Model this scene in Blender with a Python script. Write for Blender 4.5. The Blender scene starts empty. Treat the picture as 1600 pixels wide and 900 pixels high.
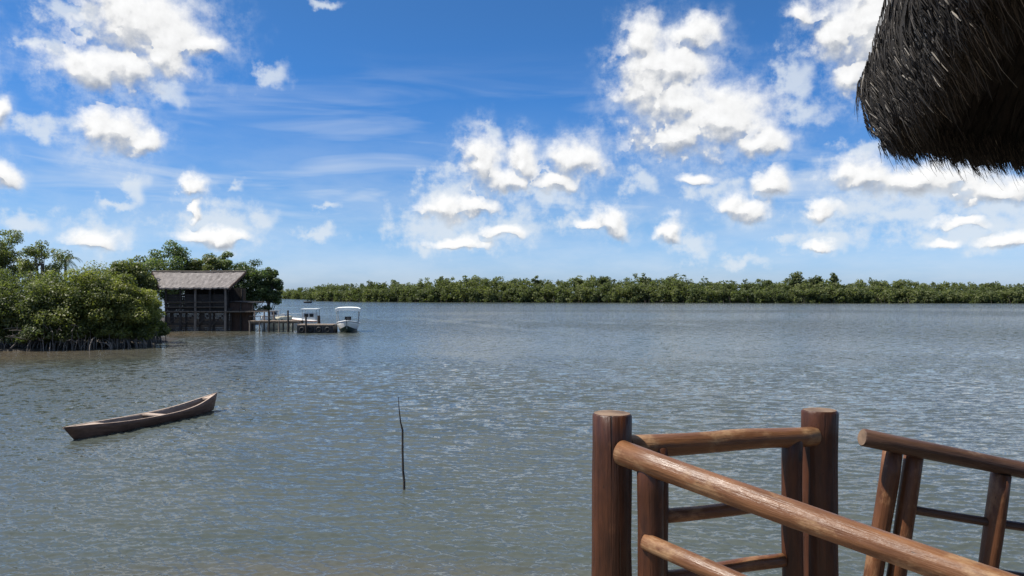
import bpy, bmesh, math, random
import numpy as np
from mathutils import Vector, Matrix

scene = bpy.context.scene
COL = scene.collection
R = math.radians
F = 1156.0          # focal length in photo pixels (1600 wide, 26 mm)
H = 3.8             # eye height above the water
HZ = 458.0          # photo row of the true horizon

# ------------------------------------------------------------------ camera
cam_d = bpy.data.cameras.new('camera'); cam = bpy.data.objects.new('camera', cam_d)
COL.objects.link(cam); scene.camera = cam
cam.location = (0, 0, H)
cam.rotation_euler = (R(90) + math.atan((HZ - 450) / F), 0, 0)
cam_d.sensor_width = 36.0; cam_d.lens = 36.0 * F / 1600
cam_d.clip_start = 0.05; cam_d.clip_end = 20000

# ------------------------------------------------------------------ exposure
scene.view_settings.view_transform = 'Standard'
scene.view_settings.look = 'None'
scene.view_settings.exposure = 0.55
scene.view_settings.gamma = 1.0
scene.view_settings.use_curve_mapping = False
try:
    scene.cycles.max_bounces = 6
    scene.cycles.diffuse_bounces = 4
    scene.cycles.glossy_bounces = 3
    scene.cycles.transmission_bounces = 3
    scene.cycles.transparent_max_bounces = 4
    scene.cycles.caustics_reflective = False
    scene.cycles.caustics_refractive = False
    scene.cycles.sample_clamp_indirect = 4.0
except Exception:
    pass

# ------------------------------------------------------------------ sun
SUN_EL, SUN_AZ = R(59), R(-98)      # azimuth from the view direction (+y), negative = left
sd = Vector((math.cos(SUN_EL) * math.sin(SUN_AZ), math.cos(SUN_EL) * math.cos(SUN_AZ), math.sin(SUN_EL)))
sun_d = bpy.data.lights.new('sun', 'SUN'); sun = bpy.data.objects.new('sun', sun_d); COL.objects.link(sun)
sun_d.energy = 5.0; sun_d.angle = R(0.5); sun_d.color = (1.0, 0.95, 0.87)
sun.rotation_euler = sd.to_track_quat('Z', 'Y').to_euler()
sun.location = (-60, 40, 120)

# ------------------------------------------------------------------ node helpers
class NT:
    def __init__(s, tree): s.t = tree; s.n = tree.nodes; s.l = tree.links
    def new(s, typ, **kw):
        n = s.n.new(typ)
        for k, v in kw.items(): setattr(n, k, v)
        return n
    def put(s, sock, v):
        if hasattr(v, 'is_linked') or isinstance(v, bpy.types.NodeSocket): s.l.new(v, sock)
        else: sock.default_value = v
    def m(s, op, a, b=None, c=None, clamp=False):
        n = s.new('ShaderNodeMath', operation=op); n.use_clamp = clamp
        for i, v in enumerate((a, b, c)):
            if v is not None: s.put(n.inputs[i], v)
        return n.outputs[0]
    def v(s, op, a, b=None, c=None, out=0):
        n = s.new('ShaderNodeVectorMath', operation=op)
        for i, x in enumerate((a, b, c)):
            if x is not None: s.put(n.inputs[i], x)
        return n.outputs[out]
    def scale(s, a, f):
        n = s.new('ShaderNodeVectorMath', operation='SCALE'); s.put(n.inputs[0], a); s.put(n.inputs['Scale'], f)
        return n.outputs[0]
    def noise(s, vec, scale, detail=2.0, rough=0.5, col=False, dist=0.0, lac=2.0):
        n = s.new('ShaderNodeTexNoise'); n.noise_dimensions = '3D'
        s.put(n.inputs['Vector'], vec); n.inputs['Scale'].default_value = scale
        n.inputs['Detail'].default_value = detail; n.inputs['Roughness'].default_value = rough
        n.inputs['Distortion'].default_value = dist; n.inputs['Lacunarity'].default_value = lac
        return n.outputs['Color'] if col else n.outputs[0]
    def ss(s, x, a, b, lo=0.0, hi=1.0):
        n = s.new('ShaderNodeMapRange'); n.interpolation_type = 'SMOOTHSTEP'
        s.put(n.inputs[0], x); n.inputs[1].default_value = a; n.inputs[2].default_value = b
        n.inputs[3].default_value = lo; n.inputs[4].default_value = hi
        return n.outputs[0]
    def lin(s, x, a, b, lo=0.0, hi=1.0):
        n = s.new('ShaderNodeMapRange'); n.clamp = True
        s.put(n.inputs[0], x); n.inputs[1].default_value = a; n.inputs[2].default_value = b
        n.inputs[3].default_value = lo; n.inputs[4].default_value = hi
        return n.outputs[0]
    def mix(s, f, a, b, mode='MIX'):
        n = s.new('ShaderNodeMix'); n.data_type = 'RGBA'; n.blend_type = mode
        s.put(n.inputs[0], f)
        for k, x in ((6, a), (7, b)):
            if isinstance(x, tuple) and len(x) == 3: x = (*x, 1.0)
            s.put(n.inputs[k], x)
        return n.outputs[2]
    def xyz(s, x, y, z):
        n = s.new('ShaderNodeCombineXYZ')
        for i, v in enumerate((x, y, z)): s.put(n.inputs[i], v)
        return n.outputs[0]
    def sep(s, v):
        n = s.new('ShaderNodeSeparateXYZ'); s.put(n.inputs[0], v); return n.outputs

# ------------------------------------------------------------------ world: Nishita sky + cumulus clouds by direction
world = bpy.data.worlds.new('World'); scene.world = world; world.use_nodes = True
def angs(px, py):
    az = math.atan((px - 800) / F); el = math.atan((HZ - py) / F * math.cos(az))
    return az * 1000, el * 1000            # milliradians
DENSE = [  # photo-measured directions: x, y, rx, ry
    (215, 38, 112, 66), (150, 108, 84, 38), (205, 105, 62, 44), (312, 70, 50, 19), (245, 82, 62, 44),
    (178, 206, 62, 40), (218, 222, 38, 22), (150, 200, 32, 26), (-4, 180, 20, 24), (4, 272, 30, 24),
    (303, 290, 20, 17), (305, 326, 9, 20),
    (752, 252, 34, 46), (790, 285, 58, 26), (815, 252, 32, 34), (898, 250, 54, 34), (868, 282, 40, 18),
    (694, 326, 42, 28), (742, 318, 40, 18), (955, 348, 34, 24), (918, 352, 26, 12),
    (1006, 70, 36, 44), (1086, 52, 42, 26), (1050, 100, 70, 46), (1010, 140, 52, 60), (1125, 188, 92, 58),
    (1065, 215, 92, 36), (1052, 162, 74, 48), (1020, 105, 52, 40), (1190, 222, 44, 30), (1086, 279, 30, 12),
    (1205, 286, 36, 26), (1165, 326, 40, 22), (1050, 358, 22, 22),
    (1310, 55, 46, 60), (1370, 40, 80, 90), (1258, 20, 26, 22), (1330, 118, 36, 30),
    (1345, 272, 58, 30), (1440, 285, 105, 32), (1560, 300, 90, 24), (1500, 348, 46, 12), (1285, 328, 32, 16),
    (1282, 382, 26, 9), (1478, 380, 34, 10), (1580, 372, 50, 16),
    (340, 372, 60, 16), (150, 378, 46, 22), (718, 380, 56, 12), (790, 362, 34, 14),
    (1700, 120, 140, 120), (-120, 90, 90, 60),
]
THIN = [
    (1450, 300, 190, 34), (1330, 330, 90, 26), (1560, 345, 90, 22), (1120, 300, 60, 22), (850, 300, 70, 26), (690, 350, 90, 40), (1240, 120, 40, 50), (70, 200, 60, 24),
    (60, 70, 46, 16), (110, 24, 66, 26), (425, 118, 32, 22), (212, 296, 18, 26), (345, 350, 84, 40), (150, 362, 64, 36),
    (42, 348, 50, 22), (510, 318, 22, 8), (500, 362, 36, 14), (366, 288, 18, 10), (500, 4, 34, 10), (260, 140, 30, 22),
    (720, 372, 100, 26), (800, 350, 60, 30), (1000, 285, 36, 26), (1262, 178, 46, 26), (1410, 335, 130, 28), (1300, 372, 70, 22),
    (1500, 370, 120, 26), (1165, 408, 44, 12), (1220, 376, 26, 10), (1080, 385, 40, 22), (900, 345, 30, 18), (180, 320, 26, 8),
    (1340, 235, 46, 12), (1560, 330, 80, 26), (660, 385, 30, 14), (700, 300, 50, 40), (770, 205, 26, 14), (405, 340, 30, 18),
]
def blob_group(name, blobs, warp1, warp2, amp, freq, det=7.0, smin=0.40):
    g = bpy.data.node_groups.new(name, 'ShaderNodeTree')
    g.interface.new_socket('P', in_out='INPUT', socket_type='NodeSocketVector')
    g.interface.new_socket('D', in_out='OUTPUT', socket_type='NodeSocketFloat')
    N = NT(g); gi = N.new('NodeGroupInput'); go = N.new('NodeGroupOutput')
    p = gi.outputs[0]
    w = N.v('SUBTRACT', N.noise(p, 0.030, 1.0, 0.5, col=True), (0.5, 0.5, 0.5))
    q = N.v('ADD', p, N.scale(w, warp1))
    w2 = N.v('SUBTRACT', N.noise(p, 0.10, 3.0, 0.6, col=True), (0.5, 0.5, 0.5))
    q = N.v('ADD', q, N.scale(w2, warp2))
    q = N.v('MULTIPLY', q, (1, 1, 0))
    cur = None
    for (x, y, rx, ry) in blobs:
        a, e = angs(x, y)
        k = 1000 / F * math.cos(a / 1000) ** 2
        ix, iy = 1 / (rx * k * 1.16), 1 / (ry * 1000 / F * math.cos(a / 1000) * 1.16)
        L = N.v('LENGTH', N.v('MULTIPLY_ADD', q, (ix, iy, 0), (-a * ix, -e * iy, 0)), out=1)
        if cur is None: cur = L
        else: cur = N.m('SMOOTH_MIN', cur, L, smin)
    f = N.noise(p, freq, det, 0.60)
    d = N.m('SUBTRACT', 1.0, cur)
    d = N.m('ADD', d, N.m('MULTIPLY', N.m('SUBTRACT', f, 0.5), amp))
    N.l.new(d, go.inputs[0])
    return g
W = NT(world.node_tree); W.n.clear()
out = W.new('ShaderNodeOutputWorld')
sky = W.new('ShaderNodeTexSky'); sky.sky_type = 'NISHITA'; sky.sun_disc = False
sky.sun_elevation = SUN_EL; sky.sun_rotation = SUN_AZ
sky.air_density = 1.0; sky.dust_density = 0.6; sky.ozone_density = 2.5; sky.altitude = 0
tc = W.new('ShaderNodeTexCoord')
dx, dy, dz = W.sep(tc.outputs['Generated'])
az = W.m('MULTIPLY', W.m('ARCTAN2', dx, dy), 1000.0)
el = W.m('MULTIPLY', W.m('ARCSINE', dz), 1000.0)
P3 = W.xyz(az, el, 0.0)
dense_g = blob_group('cumulus_field', DENSE, 28.0, 11.0, 1.25, 0.034)
thin_g = blob_group('wisp_field', THIN, 40.0, 16.0, 2.2, 0.05)
def fld(g, off=None):
    n = W.new('ShaderNodeGroup'); n.node_tree = g
    v = P3 if off is None else W.v('ADD', P3, off)
    W.l.new(v, n.inputs[0]); return n.outputs[0]
soft_g = blob_group('cumulus_body', DENSE, 28.0, 7.0, 0.40, 0.030, 3.0, 0.85)
D0 = fld(dense_g); D1 = fld(dense_g, (-4.0, 7.0, 0)); S0 = fld(soft_g); SX = fld(soft_g, (9.0, 0, 0)); SY = fld(soft_g, (0, 9.0, 0)); T0 = fld(thin_g)
a_thin = W.m('MULTIPLY', W.ss(T0, -0.1, 0.9), 0.74)
halo = W.m('MULTIPLY', W.m('MULTIPLY', W.ss(D0, -0.75, 0.25), W.ss(W.noise(P3, 0.05, 6.0, 0.65), 0.34, 0.70)), 0.40)
a_thin = W.m('MAXIMUM', a_thin, halo)
# pale streaks of high cloud, thin low cloud, and cloud added above the view
st = W.noise(W.v('MULTIPLY', P3, (0.0035, 0.024, 0.0)), 1.0, 4.0, 0.55, dist=0.6)
band = W.m('MULTIPLY', W.ss(el, 10.0, 90.0), W.ss(el, 330.0, 150.0))
a_st = W.m('MULTIPLY', W.m('MULTIPLY', W.ss(st, 0.42, 0.76), band), 0.56)
fill_veil = W.m('MULTIPLY', W.m('MULTIPLY', W.ss(W.noise(tc.outputs['Generated'], 3.2, 4.0, 0.55, dist=0.5), 0.30, 0.62), W.ss(el, 385.0, 600.0)), 0.70)  # unseen cloud overhead, added to whiten water reflections and raise the fill light
lowveil = W.m('MULTIPLY', W.ss(el, 270.0, 60.0), W.ss(W.noise(W.v('MULTIPLY', P3, (0.006, 0.02, 0.0)), 1.0, 5.0, 0.6), 0.30, 0.70, 0.05, 0.34))
a_st = W.m('MAXIMUM', W.m('MAXIMUM', a_st, lowveil), fill_veil)
# shading: thick cloud above a point darkens it, an edge towards the sun brightens it
gx = W.m('SUBTRACT', SX, S0); gy = W.m('SUBTRACT', SY, S0)
gl = W.m('SQRT', W.m('ADD', W.m('ADD', W.m('MULTIPLY', gx, gx), W.m('MULTIPLY', gy, gy)), 1e-6))
face = W.m('DIVIDE', W.m('ADD', W.m('MULTIPLY', gx, 0.42), W.m('MULTIPLY', gy, 0.91)), gl)   # + = turned away from the light
a_dense = W.ss(W.m('SUBTRACT', D0, W.m('MULTIPLY', W.ss(face, -0.1, 1.0), 0.26)), -0.16, 0.60)
occ = W.m('MULTIPLY', face, W.m('SUBTRACT', 1.15, S0, clamp=True))
occ = W.m('ADD', occ, W.m('MULTIPLY', W.m('SUBTRACT', D1, D0), 0.7))
occ = W.ss(occ, -0.40, 1.15)
edge = W.m('MULTIPLY', W.m('SUBTRACT', D0, D1), 0.26)
lum = W.m('ADD', W.m('SUBTRACT', 0.91, W.m('MULTIPLY', occ, 0.50)), edge)
lum = W.m('MULTIPLY', W.m('MINIMUM', W.m('MAXIMUM', lum, 0.42), 1.0), 0.70)
warm = W.ss(lum, 0.26, 0.62)
ccol = W.mix(warm, (0.90, 0.97, 1.09), (1.0, 1.0, 0.995))
rmp = W.new('ShaderNodeValToRGB'); cr = rmp.color_ramp
W.l.new(W.m('DIVIDE', el, 1571.0, clamp=True), rmp.inputs[0])
TINT = [(0, (.62, .87, 1.46)), (33, (.61, .87, 1.44)), (90, (.45, .74, 1.16)), (136, (.36, .68, 1.09)), (260, (.265, .64, 1.08)), (360, (.30, .64, 1.0)), (800, (.33, .66, 1.02))]
while len(cr.elements) < len(TINT): cr.elements.new(.5)
for e_, (p_, c_) in zip(cr.elements, TINT): e_.position = p_ / 1571; e_.color = (*c_, 1)
skycol = W.mix(1.0, sky.outputs[0], rmp.outputs[0], 'MULTIPLY')
bg_sky = W.new('ShaderNodeBackground'); W.l.new(skycol, bg_sky.inputs[0]); bg_sky.inputs[1].default_value = 0.084
bg_cl = W.new('ShaderNodeBackground'); W.l.new(ccol, bg_cl.inputs[0]); W.l.new(lum, bg_cl.inputs[1])
bg_th = W.new('ShaderNodeBackground'); bg_th.inputs[0].default_value = (0.86, 0.93, 1.0, 1); bg_th.inputs[1].default_value = 0.61
inv = W.m('MULTIPLY', W.m('SUBTRACT', 1.0, a_thin), W.m('SUBTRACT', 1.0, a_st))
mx1 = W.new('ShaderNodeMixShader'); W.l.new(W.m('SUBTRACT', 1.0, inv), mx1.inputs[0])
W.l.new(bg_sky.outputs[0], mx1.inputs[1]); W.l.new(bg_th.outputs[0], mx1.inputs[2])
mx2 = W.new('ShaderNodeMixShader'); W.l.new(W.m('MULTIPLY', a_dense, 0.97), mx2.inputs[0])
W.l.new(mx1.outputs[0], mx2.inputs[1]); W.l.new(bg_cl.outputs[0], mx2.inputs[2])
W.l.new(mx2.outputs[0], out.inputs[0])
try:
    world.cycles.sampling_method = 'MANUAL'; world.cycles.sample_map_resolution = 512
except Exception:
    pass

# ------------------------------------------------------------------ materials
MATS = {}
def base_mat(name):
    m = bpy.data.materials.new(name); m.use_nodes = True
    N = NT(m.node_tree); N.n.clear()
    o = N.new('ShaderNodeOutputMaterial'); b = N.new('ShaderNodeBsdfPrincipled')
    N.l.new(b.outputs[0], o.inputs[0]); MATS[name] = m
    return m, N, b, o
def bump(N, b, h, strength, dist):
    n = N.new('ShaderNodeBump'); n.inputs['Strength'].default_value = strength; n.inputs['Distance'].default_value = dist
    N.l.new(h, n.inputs['Height']); N.l.new(n.outputs[0], b.inputs['Normal'])
def mat_var(name, c1, c2, scale=3.0, rough=0.7, stretch=(1, 1, 1), bumpd=0.0, detail=6.0, spec=0.4, lo=0.3, hi=0.7):
    m, N, b, o = base_mat(name)
    tc = N.new('ShaderNodeTexCoord')
    v = N.v('MULTIPLY', tc.outputs['Object'], stretch)
    f = N.noise(v, scale, detail, 0.62)
    N.l.new(N.mix(N.lin(f, lo, hi), c1, c2), b.inputs['Base Color'])
    b.inputs['Roughness'].default_value = rough; b.inputs['Specular IOR Level'].default_value = spec
    if bumpd: bump(N, b, f, 0.7, bumpd)
    return m
def mat_foliage(name, cdark, cmid, clight, trans=0.48, spec=0.4):
    m, N, b, o = base_mat(name)
    at = N.new('ShaderNodeAttribute'); at.attribute_name = 'tone'
    t = at.outputs['Fac']
    c = N.mix(N.lin(t, 0.0, 0.5), cdark, cmid)
    c = N.mix(N.lin(t, 0.5, 1.0), c, clight)
    N.l.new(c, b.inputs['Base Color'])
    b.inputs['Roughness'].default_value = 0.48; b.inputs['Specular IOR Level'].default_value = spec
    tr = N.new('ShaderNodeBsdfTranslucent'); N.l.new(N.mix(1.0, c, (1.15, 1.3, 0.55), 'MULTIPLY'), tr.inputs[0])
    mx = N.new('ShaderNodeMixShader'); mx.inputs[0].default_value = trans
    N.l.new(b.outputs[0], mx.inputs[1]); N.l.new(tr.outputs[0], mx.inputs[2]); N.l.new(mx.outputs[0], o.inputs[0])
    return m
def mat_log(name, c_dark, c_mid, c_worn, worn):
    m, N, b, o = base_mat(name)
    uv = N.new('ShaderNodeAttribute'); uv.attribute_name = 'grain'      # x along, y,z around the log
    g = uv.outputs['Vector']
    f1 = N.noise(N.v('MULTIPLY', g, (1.6, 9, 9)), 3.0, 6.0, 0.65)
    f2 = N.noise(N.v('MULTIPLY', g, (0.8, 30, 30)), 3.0, 4.0, 0.6)
    f3 = N.noise(N.v('MULTIPLY', g, (2.0, 4, 4)), 2.4, 8.0, 0.7)
    c = N.mix(N.lin(f1, 0.32, 0.68), c_dark, c_mid)
    c = N.mix(N.m('MULTIPLY', N.ss(f3, worn, worn + 0.14), 0.85), c, c_worn)
    c = N.mix(N.m('MULTIPLY', N.ss(f2, 0.60, 0.74), 0.5), c, tuple(x * 0.35 for x in c_dark))
    pt = N.ss(N.noise(N.v('MULTIPLY', g, (14, 40, 40)), 3.0, 2.0, 0.5), 0.70, 0.76)          # pits and dirt specks
    c = N.mix(N.m('MULTIPLY', pt, 0.7), c, tuple(x * 0.3 for x in c_dark))
    # knots
    vo = N.new('ShaderNodeTexVoronoi'); N.put(vo.inputs['Vector'], N.v('MULTIPLY', g, (2.6, 5, 5))); vo.inputs['Scale'].default_value = 1.6
    kn = N.ss(vo.outputs['Distance'], 0.14, 0.07)
    ck = N.ss(N.noise(N.v('MULTIPLY', g, (0.55, 46, 46)), 1.0, 2.0, 0.5), 0.69, 0.74)      # long drying cracks
    c = N.mix(N.m('MULTIPLY', ck, 0.85), c, tuple(x * 0.18 for x in c_dark))
    c = N.mix(N.m('MULTIPLY', kn, 0.8), c, tuple(x * 0.4 for x in c_dark))
    N.l.new(c, b.inputs['Base Color'])
    N.l.new(N.lin(f3, 0.3, 0.7, 0.28, 0.52), b.inputs['Roughness'])
    b.inputs['Specular IOR Level'].default_value = 0.34
    bump(N, b, N.m('SUBTRACT', N.m('ADD', N.m('MULTIPLY', f2, 0.6), f1), N.m('MULTIPLY', ck, 1.2)), 0.7, 0.007)
    return m

mat_log('log_rail', (0.072, 0.027, 0.011), (0.150, 0.060, 0.025), (0.25, 0.13, 0.062), 0.50)
mat_log('log_handrail_lit', (0.098, 0.041, 0.018), (0.190, 0.087, 0.038), (0.29, 0.175, 0.090), 0.50)  # lighter log copy, the sunlit tan of the rails put into the colour
mat_log('log_post', (0.030, 0.0105, 0.005), (0.082, 0.028, 0.011), (0.135, 0.055, 0.024), 0.60)
mat_log('log_grey', (0.055, 0.030, 0.020), (0.105, 0.057, 0.037), (0.19, 0.135, 0.10), 0.54)
mat_var('end_grain', (0.08, 0.048, 0.030), (0.23, 0.155, 0.10), 14, 0.75, bumpd=0.004)
mat_var('canoe_wood', (0.070, 0.034, 0.022), (0.180, 0.096, 0.064), 2.2, 0.6, (1, 6, 6), 0.012)
mat_var('canoe_inner', (0.10, 0.075, 0.062), (0.23, 0.18, 0.15), 2.2, 0.7, (1, 6, 6), 0.01)
mat_var('canoe_sunlit', (0.25, 0.18, 0.13), (0.48, 0.38, 0.30), 3.0, 0.6, (1, 5, 5), 0.005)  # pale upper faces of the canoe, sunlight put into the wood colour
mat_var('stick_bark', (0.020, 0.016, 0.014), (0.06, 0.05, 0.042), 9, 0.8, bumpd=0.006)
mat_var('weathered_board', (0.070, 0.058, 0.048), (0.17, 0.145, 0.12), 2.0, 0.85, (1, 1, 5), 0.01)
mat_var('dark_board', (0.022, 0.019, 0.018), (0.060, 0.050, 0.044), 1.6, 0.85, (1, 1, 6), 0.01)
mat_var('brown_board', (0.050, 0.030, 0.022), (0.11, 0.066, 0.048), 1.6, 0.85, (6, 6, 1), 0.01)
mat_var('pale_pile', (0.12, 0.10, 0.085), (0.26, 0.22, 0.19), 2.0, 0.85, (4, 4, 1), 0.01)
mat_var('deck_board', (0.16, 0.12, 0.09), (0.30, 0.24, 0.18), 2.0, 0.8, (1, 8, 1), 0.006)
mat_var('white_paint', (0.62, 0.62, 0.60), (0.80, 0.80, 0.78), 2.0, 0.35, spec=0.5)
mat_var('white_canvas', (0.66, 0.69, 0.68), (0.80, 0.82, 0.80), 3.0, 0.75, bumpd=0.02)
mat_var('cream_paint', (0.52, 0.47, 0.34), (0.68, 0.62, 0.46), 2.0, 0.45)
mat_var('green_hull', (0.012, 0.026, 0.022), (0.035, 0.060, 0.050), 2.0, 0.35)
mat_var('dark_hull', (0.016, 0.016, 0.018), (0.045, 0.043, 0.045), 2.0, 0.5)
mat_var('black_rubber', (0.012, 0.012, 0.013), (0.03, 0.03, 0.03), 3.0, 0.6)
mat_var('grey_metal', (0.30, 0.32, 0.33), (0.45, 0.47, 0.48), 3.0, 0.35)
mat_var('tarp_blue', (0.06, 0.09, 0.14), (0.12, 0.16, 0.22), 3.0, 0.7)
mat_var('rust_paint', (0.22, 0.09, 0.06), (0.36, 0.17, 0.12), 3.0, 0.7)
mat_var('mud', (0.020, 0.016, 0.012), (0.050, 0.040, 0.030), 0.6, 0.9, bumpd=0.05)
mat_var('bark', (0.06, 0.05, 0.042), (0.17, 0.145, 0.125), 3.0, 0.9, (3, 3, 1), 0.02)
mat_var('root_bark', (0.03, 0.026, 0.022), (0.22, 0.19, 0.165), 1.3, 0.85, (1, 1, 1), 0.02)
mat_var('thatch_body', (0.010, 0.008, 0.007), (0.028, 0.023, 0.019), 6.0, 0.95, (6, 6, 1), 0.03)  # near black, the shade of the underside put into the colour
mat_foliage('leaf_mangrove', (0.060, 0.080, 0.034), (0.140, 0.160, 0.056), (0.225, 0.235, 0.085))
mat_foliage('leaf_mangrove_yellow', (0.070, 0.090, 0.032), (0.180, 0.192, 0.052), (0.29, 0.285, 0.080))
mat_foliage('leaf_dark', (0.046, 0.070, 0.032), (0.105, 0.142, 0.055), (0.185, 0.215, 0.080))
mat_foliage('leaf_far', (0.072, 0.092, 0.048), (0.135, 0.152, 0.068), (0.195, 0.205, 0.090), 0.45, 0.12)

def mat_strand():
    m, N, b, o = base_mat('thatch_strand')
    at = N.new('ShaderNodeAttribute'); at.attribute_name = 'tone'
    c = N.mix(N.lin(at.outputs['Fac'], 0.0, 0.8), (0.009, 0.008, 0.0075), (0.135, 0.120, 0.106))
    c = N.mix(N.lin(at.outputs['Fac'], 0.84, 1.0), c, (0.52, 0.47, 0.40))  # palest straws are painted highlights
    N.l.new(c, b.inputs['Base Color']); b.inputs['Roughness'].default_value = 0.7
    b.inputs['Specular IOR Level'].default_value = 0.25
mat_strand()
def mat_roofing():
    m, N, b, o = base_mat('shingle_roof')
    tc = N.new('ShaderNodeTexCoord'); p = tc.outputs['Object']
    f = N.noise(N.v('MULTIPLY', p, (2.4, 1.2, 1.2)), 1.4, 7.0, 0.7)
    f2 = N.noise(N.v('MULTIPLY', p, (9, 1.2, 1.2)), 1.2, 4.0, 0.6)
    c = N.mix(N.lin(f, 0.30, 0.70), (0.085, 0.073, 0.068), (0.235, 0.212, 0.20))
    c = N.mix(N.m('MULTIPLY', N.ss(f2, 0.55, 0.72), 0.6), c, (0.09, 0.075, 0.068))
    N.l.new(c, b.inputs['Base Color']); b.inputs['Roughness'].default_value = 0.9
    bump(N, b, N.m('ADD', f, f2), 0.8, 0.04)
mat_roofing()
def mat_water():
    m, N, b, o = base_mat('river_water')
    geo = N.new('ShaderNodeNewGeometry'); pos = geo.outputs['Position']
    at = N.new('ShaderNodeAttribute'); at.attribute_name = 'lost'
    sh = N.new('ShaderNodeAttribute'); sh.attribute_name = 'shallow'
    half = (0.5, 0.5, 0.5)
    def nv(scl, s, det): return N.v('SUBTRACT', N.noise(N.v('MULTIPLY', pos, scl), s, det, 0.6, col=True), half)
    small = N.scale(nv((0.60, 1.5, 1), 12.0, 4.0), 0.68)
    lost = N.scale(N.v('ADD', nv((0.55, 1.5, 1), 3.2, 3.0), (0.0, -0.055, 0.0)), at.outputs['Fac'])   # faces of the chop lean towards -y
    n = N.v('ADD', small, lost)
    n = N.v('MULTIPLY', n, (1.15, 1.0, 0.0))
    n = N.v('NORMALIZE', N.v('ADD', geo.outputs['Normal'], n))
    N.l.new(n, b.inputs['Normal'])
    big = N.noise(N.v('MULTIPLY', pos, (0.10, 0.20, 1)), 1.0, 4.0, 0.6)
    c = N.mix(N.lin(big, 0.3, 0.7), (0.048, 0.058, 0.050), (0.068, 0.076, 0.065))
    f = N.m('ADD', sh.outputs['Fac'], N.m('MULTIPLY', N.m('SUBTRACT', big, 0.5), 0.5), clamp=True)
    f = N.m('MULTIPLY', f, N.m('GREATER_THAN', sh.outputs['Fac'], 0.001))
    c = N.mix(f, c, (0.092, 0.070, 0.044))
    N.l.new(c, b.inputs['Base Color'])
    b.inputs['Roughness'].default_value = 0.04; b.inputs['IOR'].default_value = 1.333
    b.inputs['Specular IOR Level'].default_value = 0.5
mat_water()

# ------------------------------------------------------------------ mesh helpers
def raw_mesh(name, verts, faces, mat, smooth=False, attrs=None):
    """verts (n,3) array, faces (m,k) array of equal size or list of lists"""
    me = bpy.data.meshes.new(name)
    verts = np.asarray(verts, dtype=np.float32)
    if isinstance(faces, np.ndarray):
        k = faces.shape[1]; m = len(faces)
        me.vertices.add(len(verts)); me.vertices.foreach_set('co', verts.ravel())
        me.loops.add(m * k); me.loops.foreach_set('vertex_index', faces.astype(np.int32).ravel())
        me.polygons.add(m)
        me.polygons.foreach_set('loop_start', np.arange(0, m * k, k, dtype=np.int32))
        me.polygons.foreach_set('loop_total', np.full(m, k, dtype=np.int32))
    else:
        me.from_pydata(verts.tolist(), [], faces)
    me.update(calc_edges=True)
    if smooth: me.polygons.foreach_set('use_smooth', np.ones(len(me.polygons), dtype=bool))
    for an, (dom, typ, data) in (attrs or {}).items():
        a = me.attributes.new(an, typ, dom)
        a.data.foreach_set('vector' if typ == 'FLOAT_VECTOR' else 'value', np.asarray(data, dtype=np.float32).ravel())
    mats = mat if isinstance(mat, (list, tuple)) else [mat]
    for q in mats: me.materials.append(MATS[q])
    return me
def obj(name, me, parent=None):
    o = bpy.data.objects.new(name, me); COL.objects.link(o)
    if parent: o.parent = parent
    return o
def tag(o, label, cat, group=None):
    o['label'] = label; o['category'] = cat
    if group: o['group'] = group
    return o
def empty(name, loc, label, cat, group=None, rz=0.0):
    o = bpy.data.objects.new(name, None); COL.objects.link(o); o.empty_display_size = 0.3
    o.location = loc; o.rotation_euler = (0, 0, rz)
    return tag(o, label, cat, group)
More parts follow.
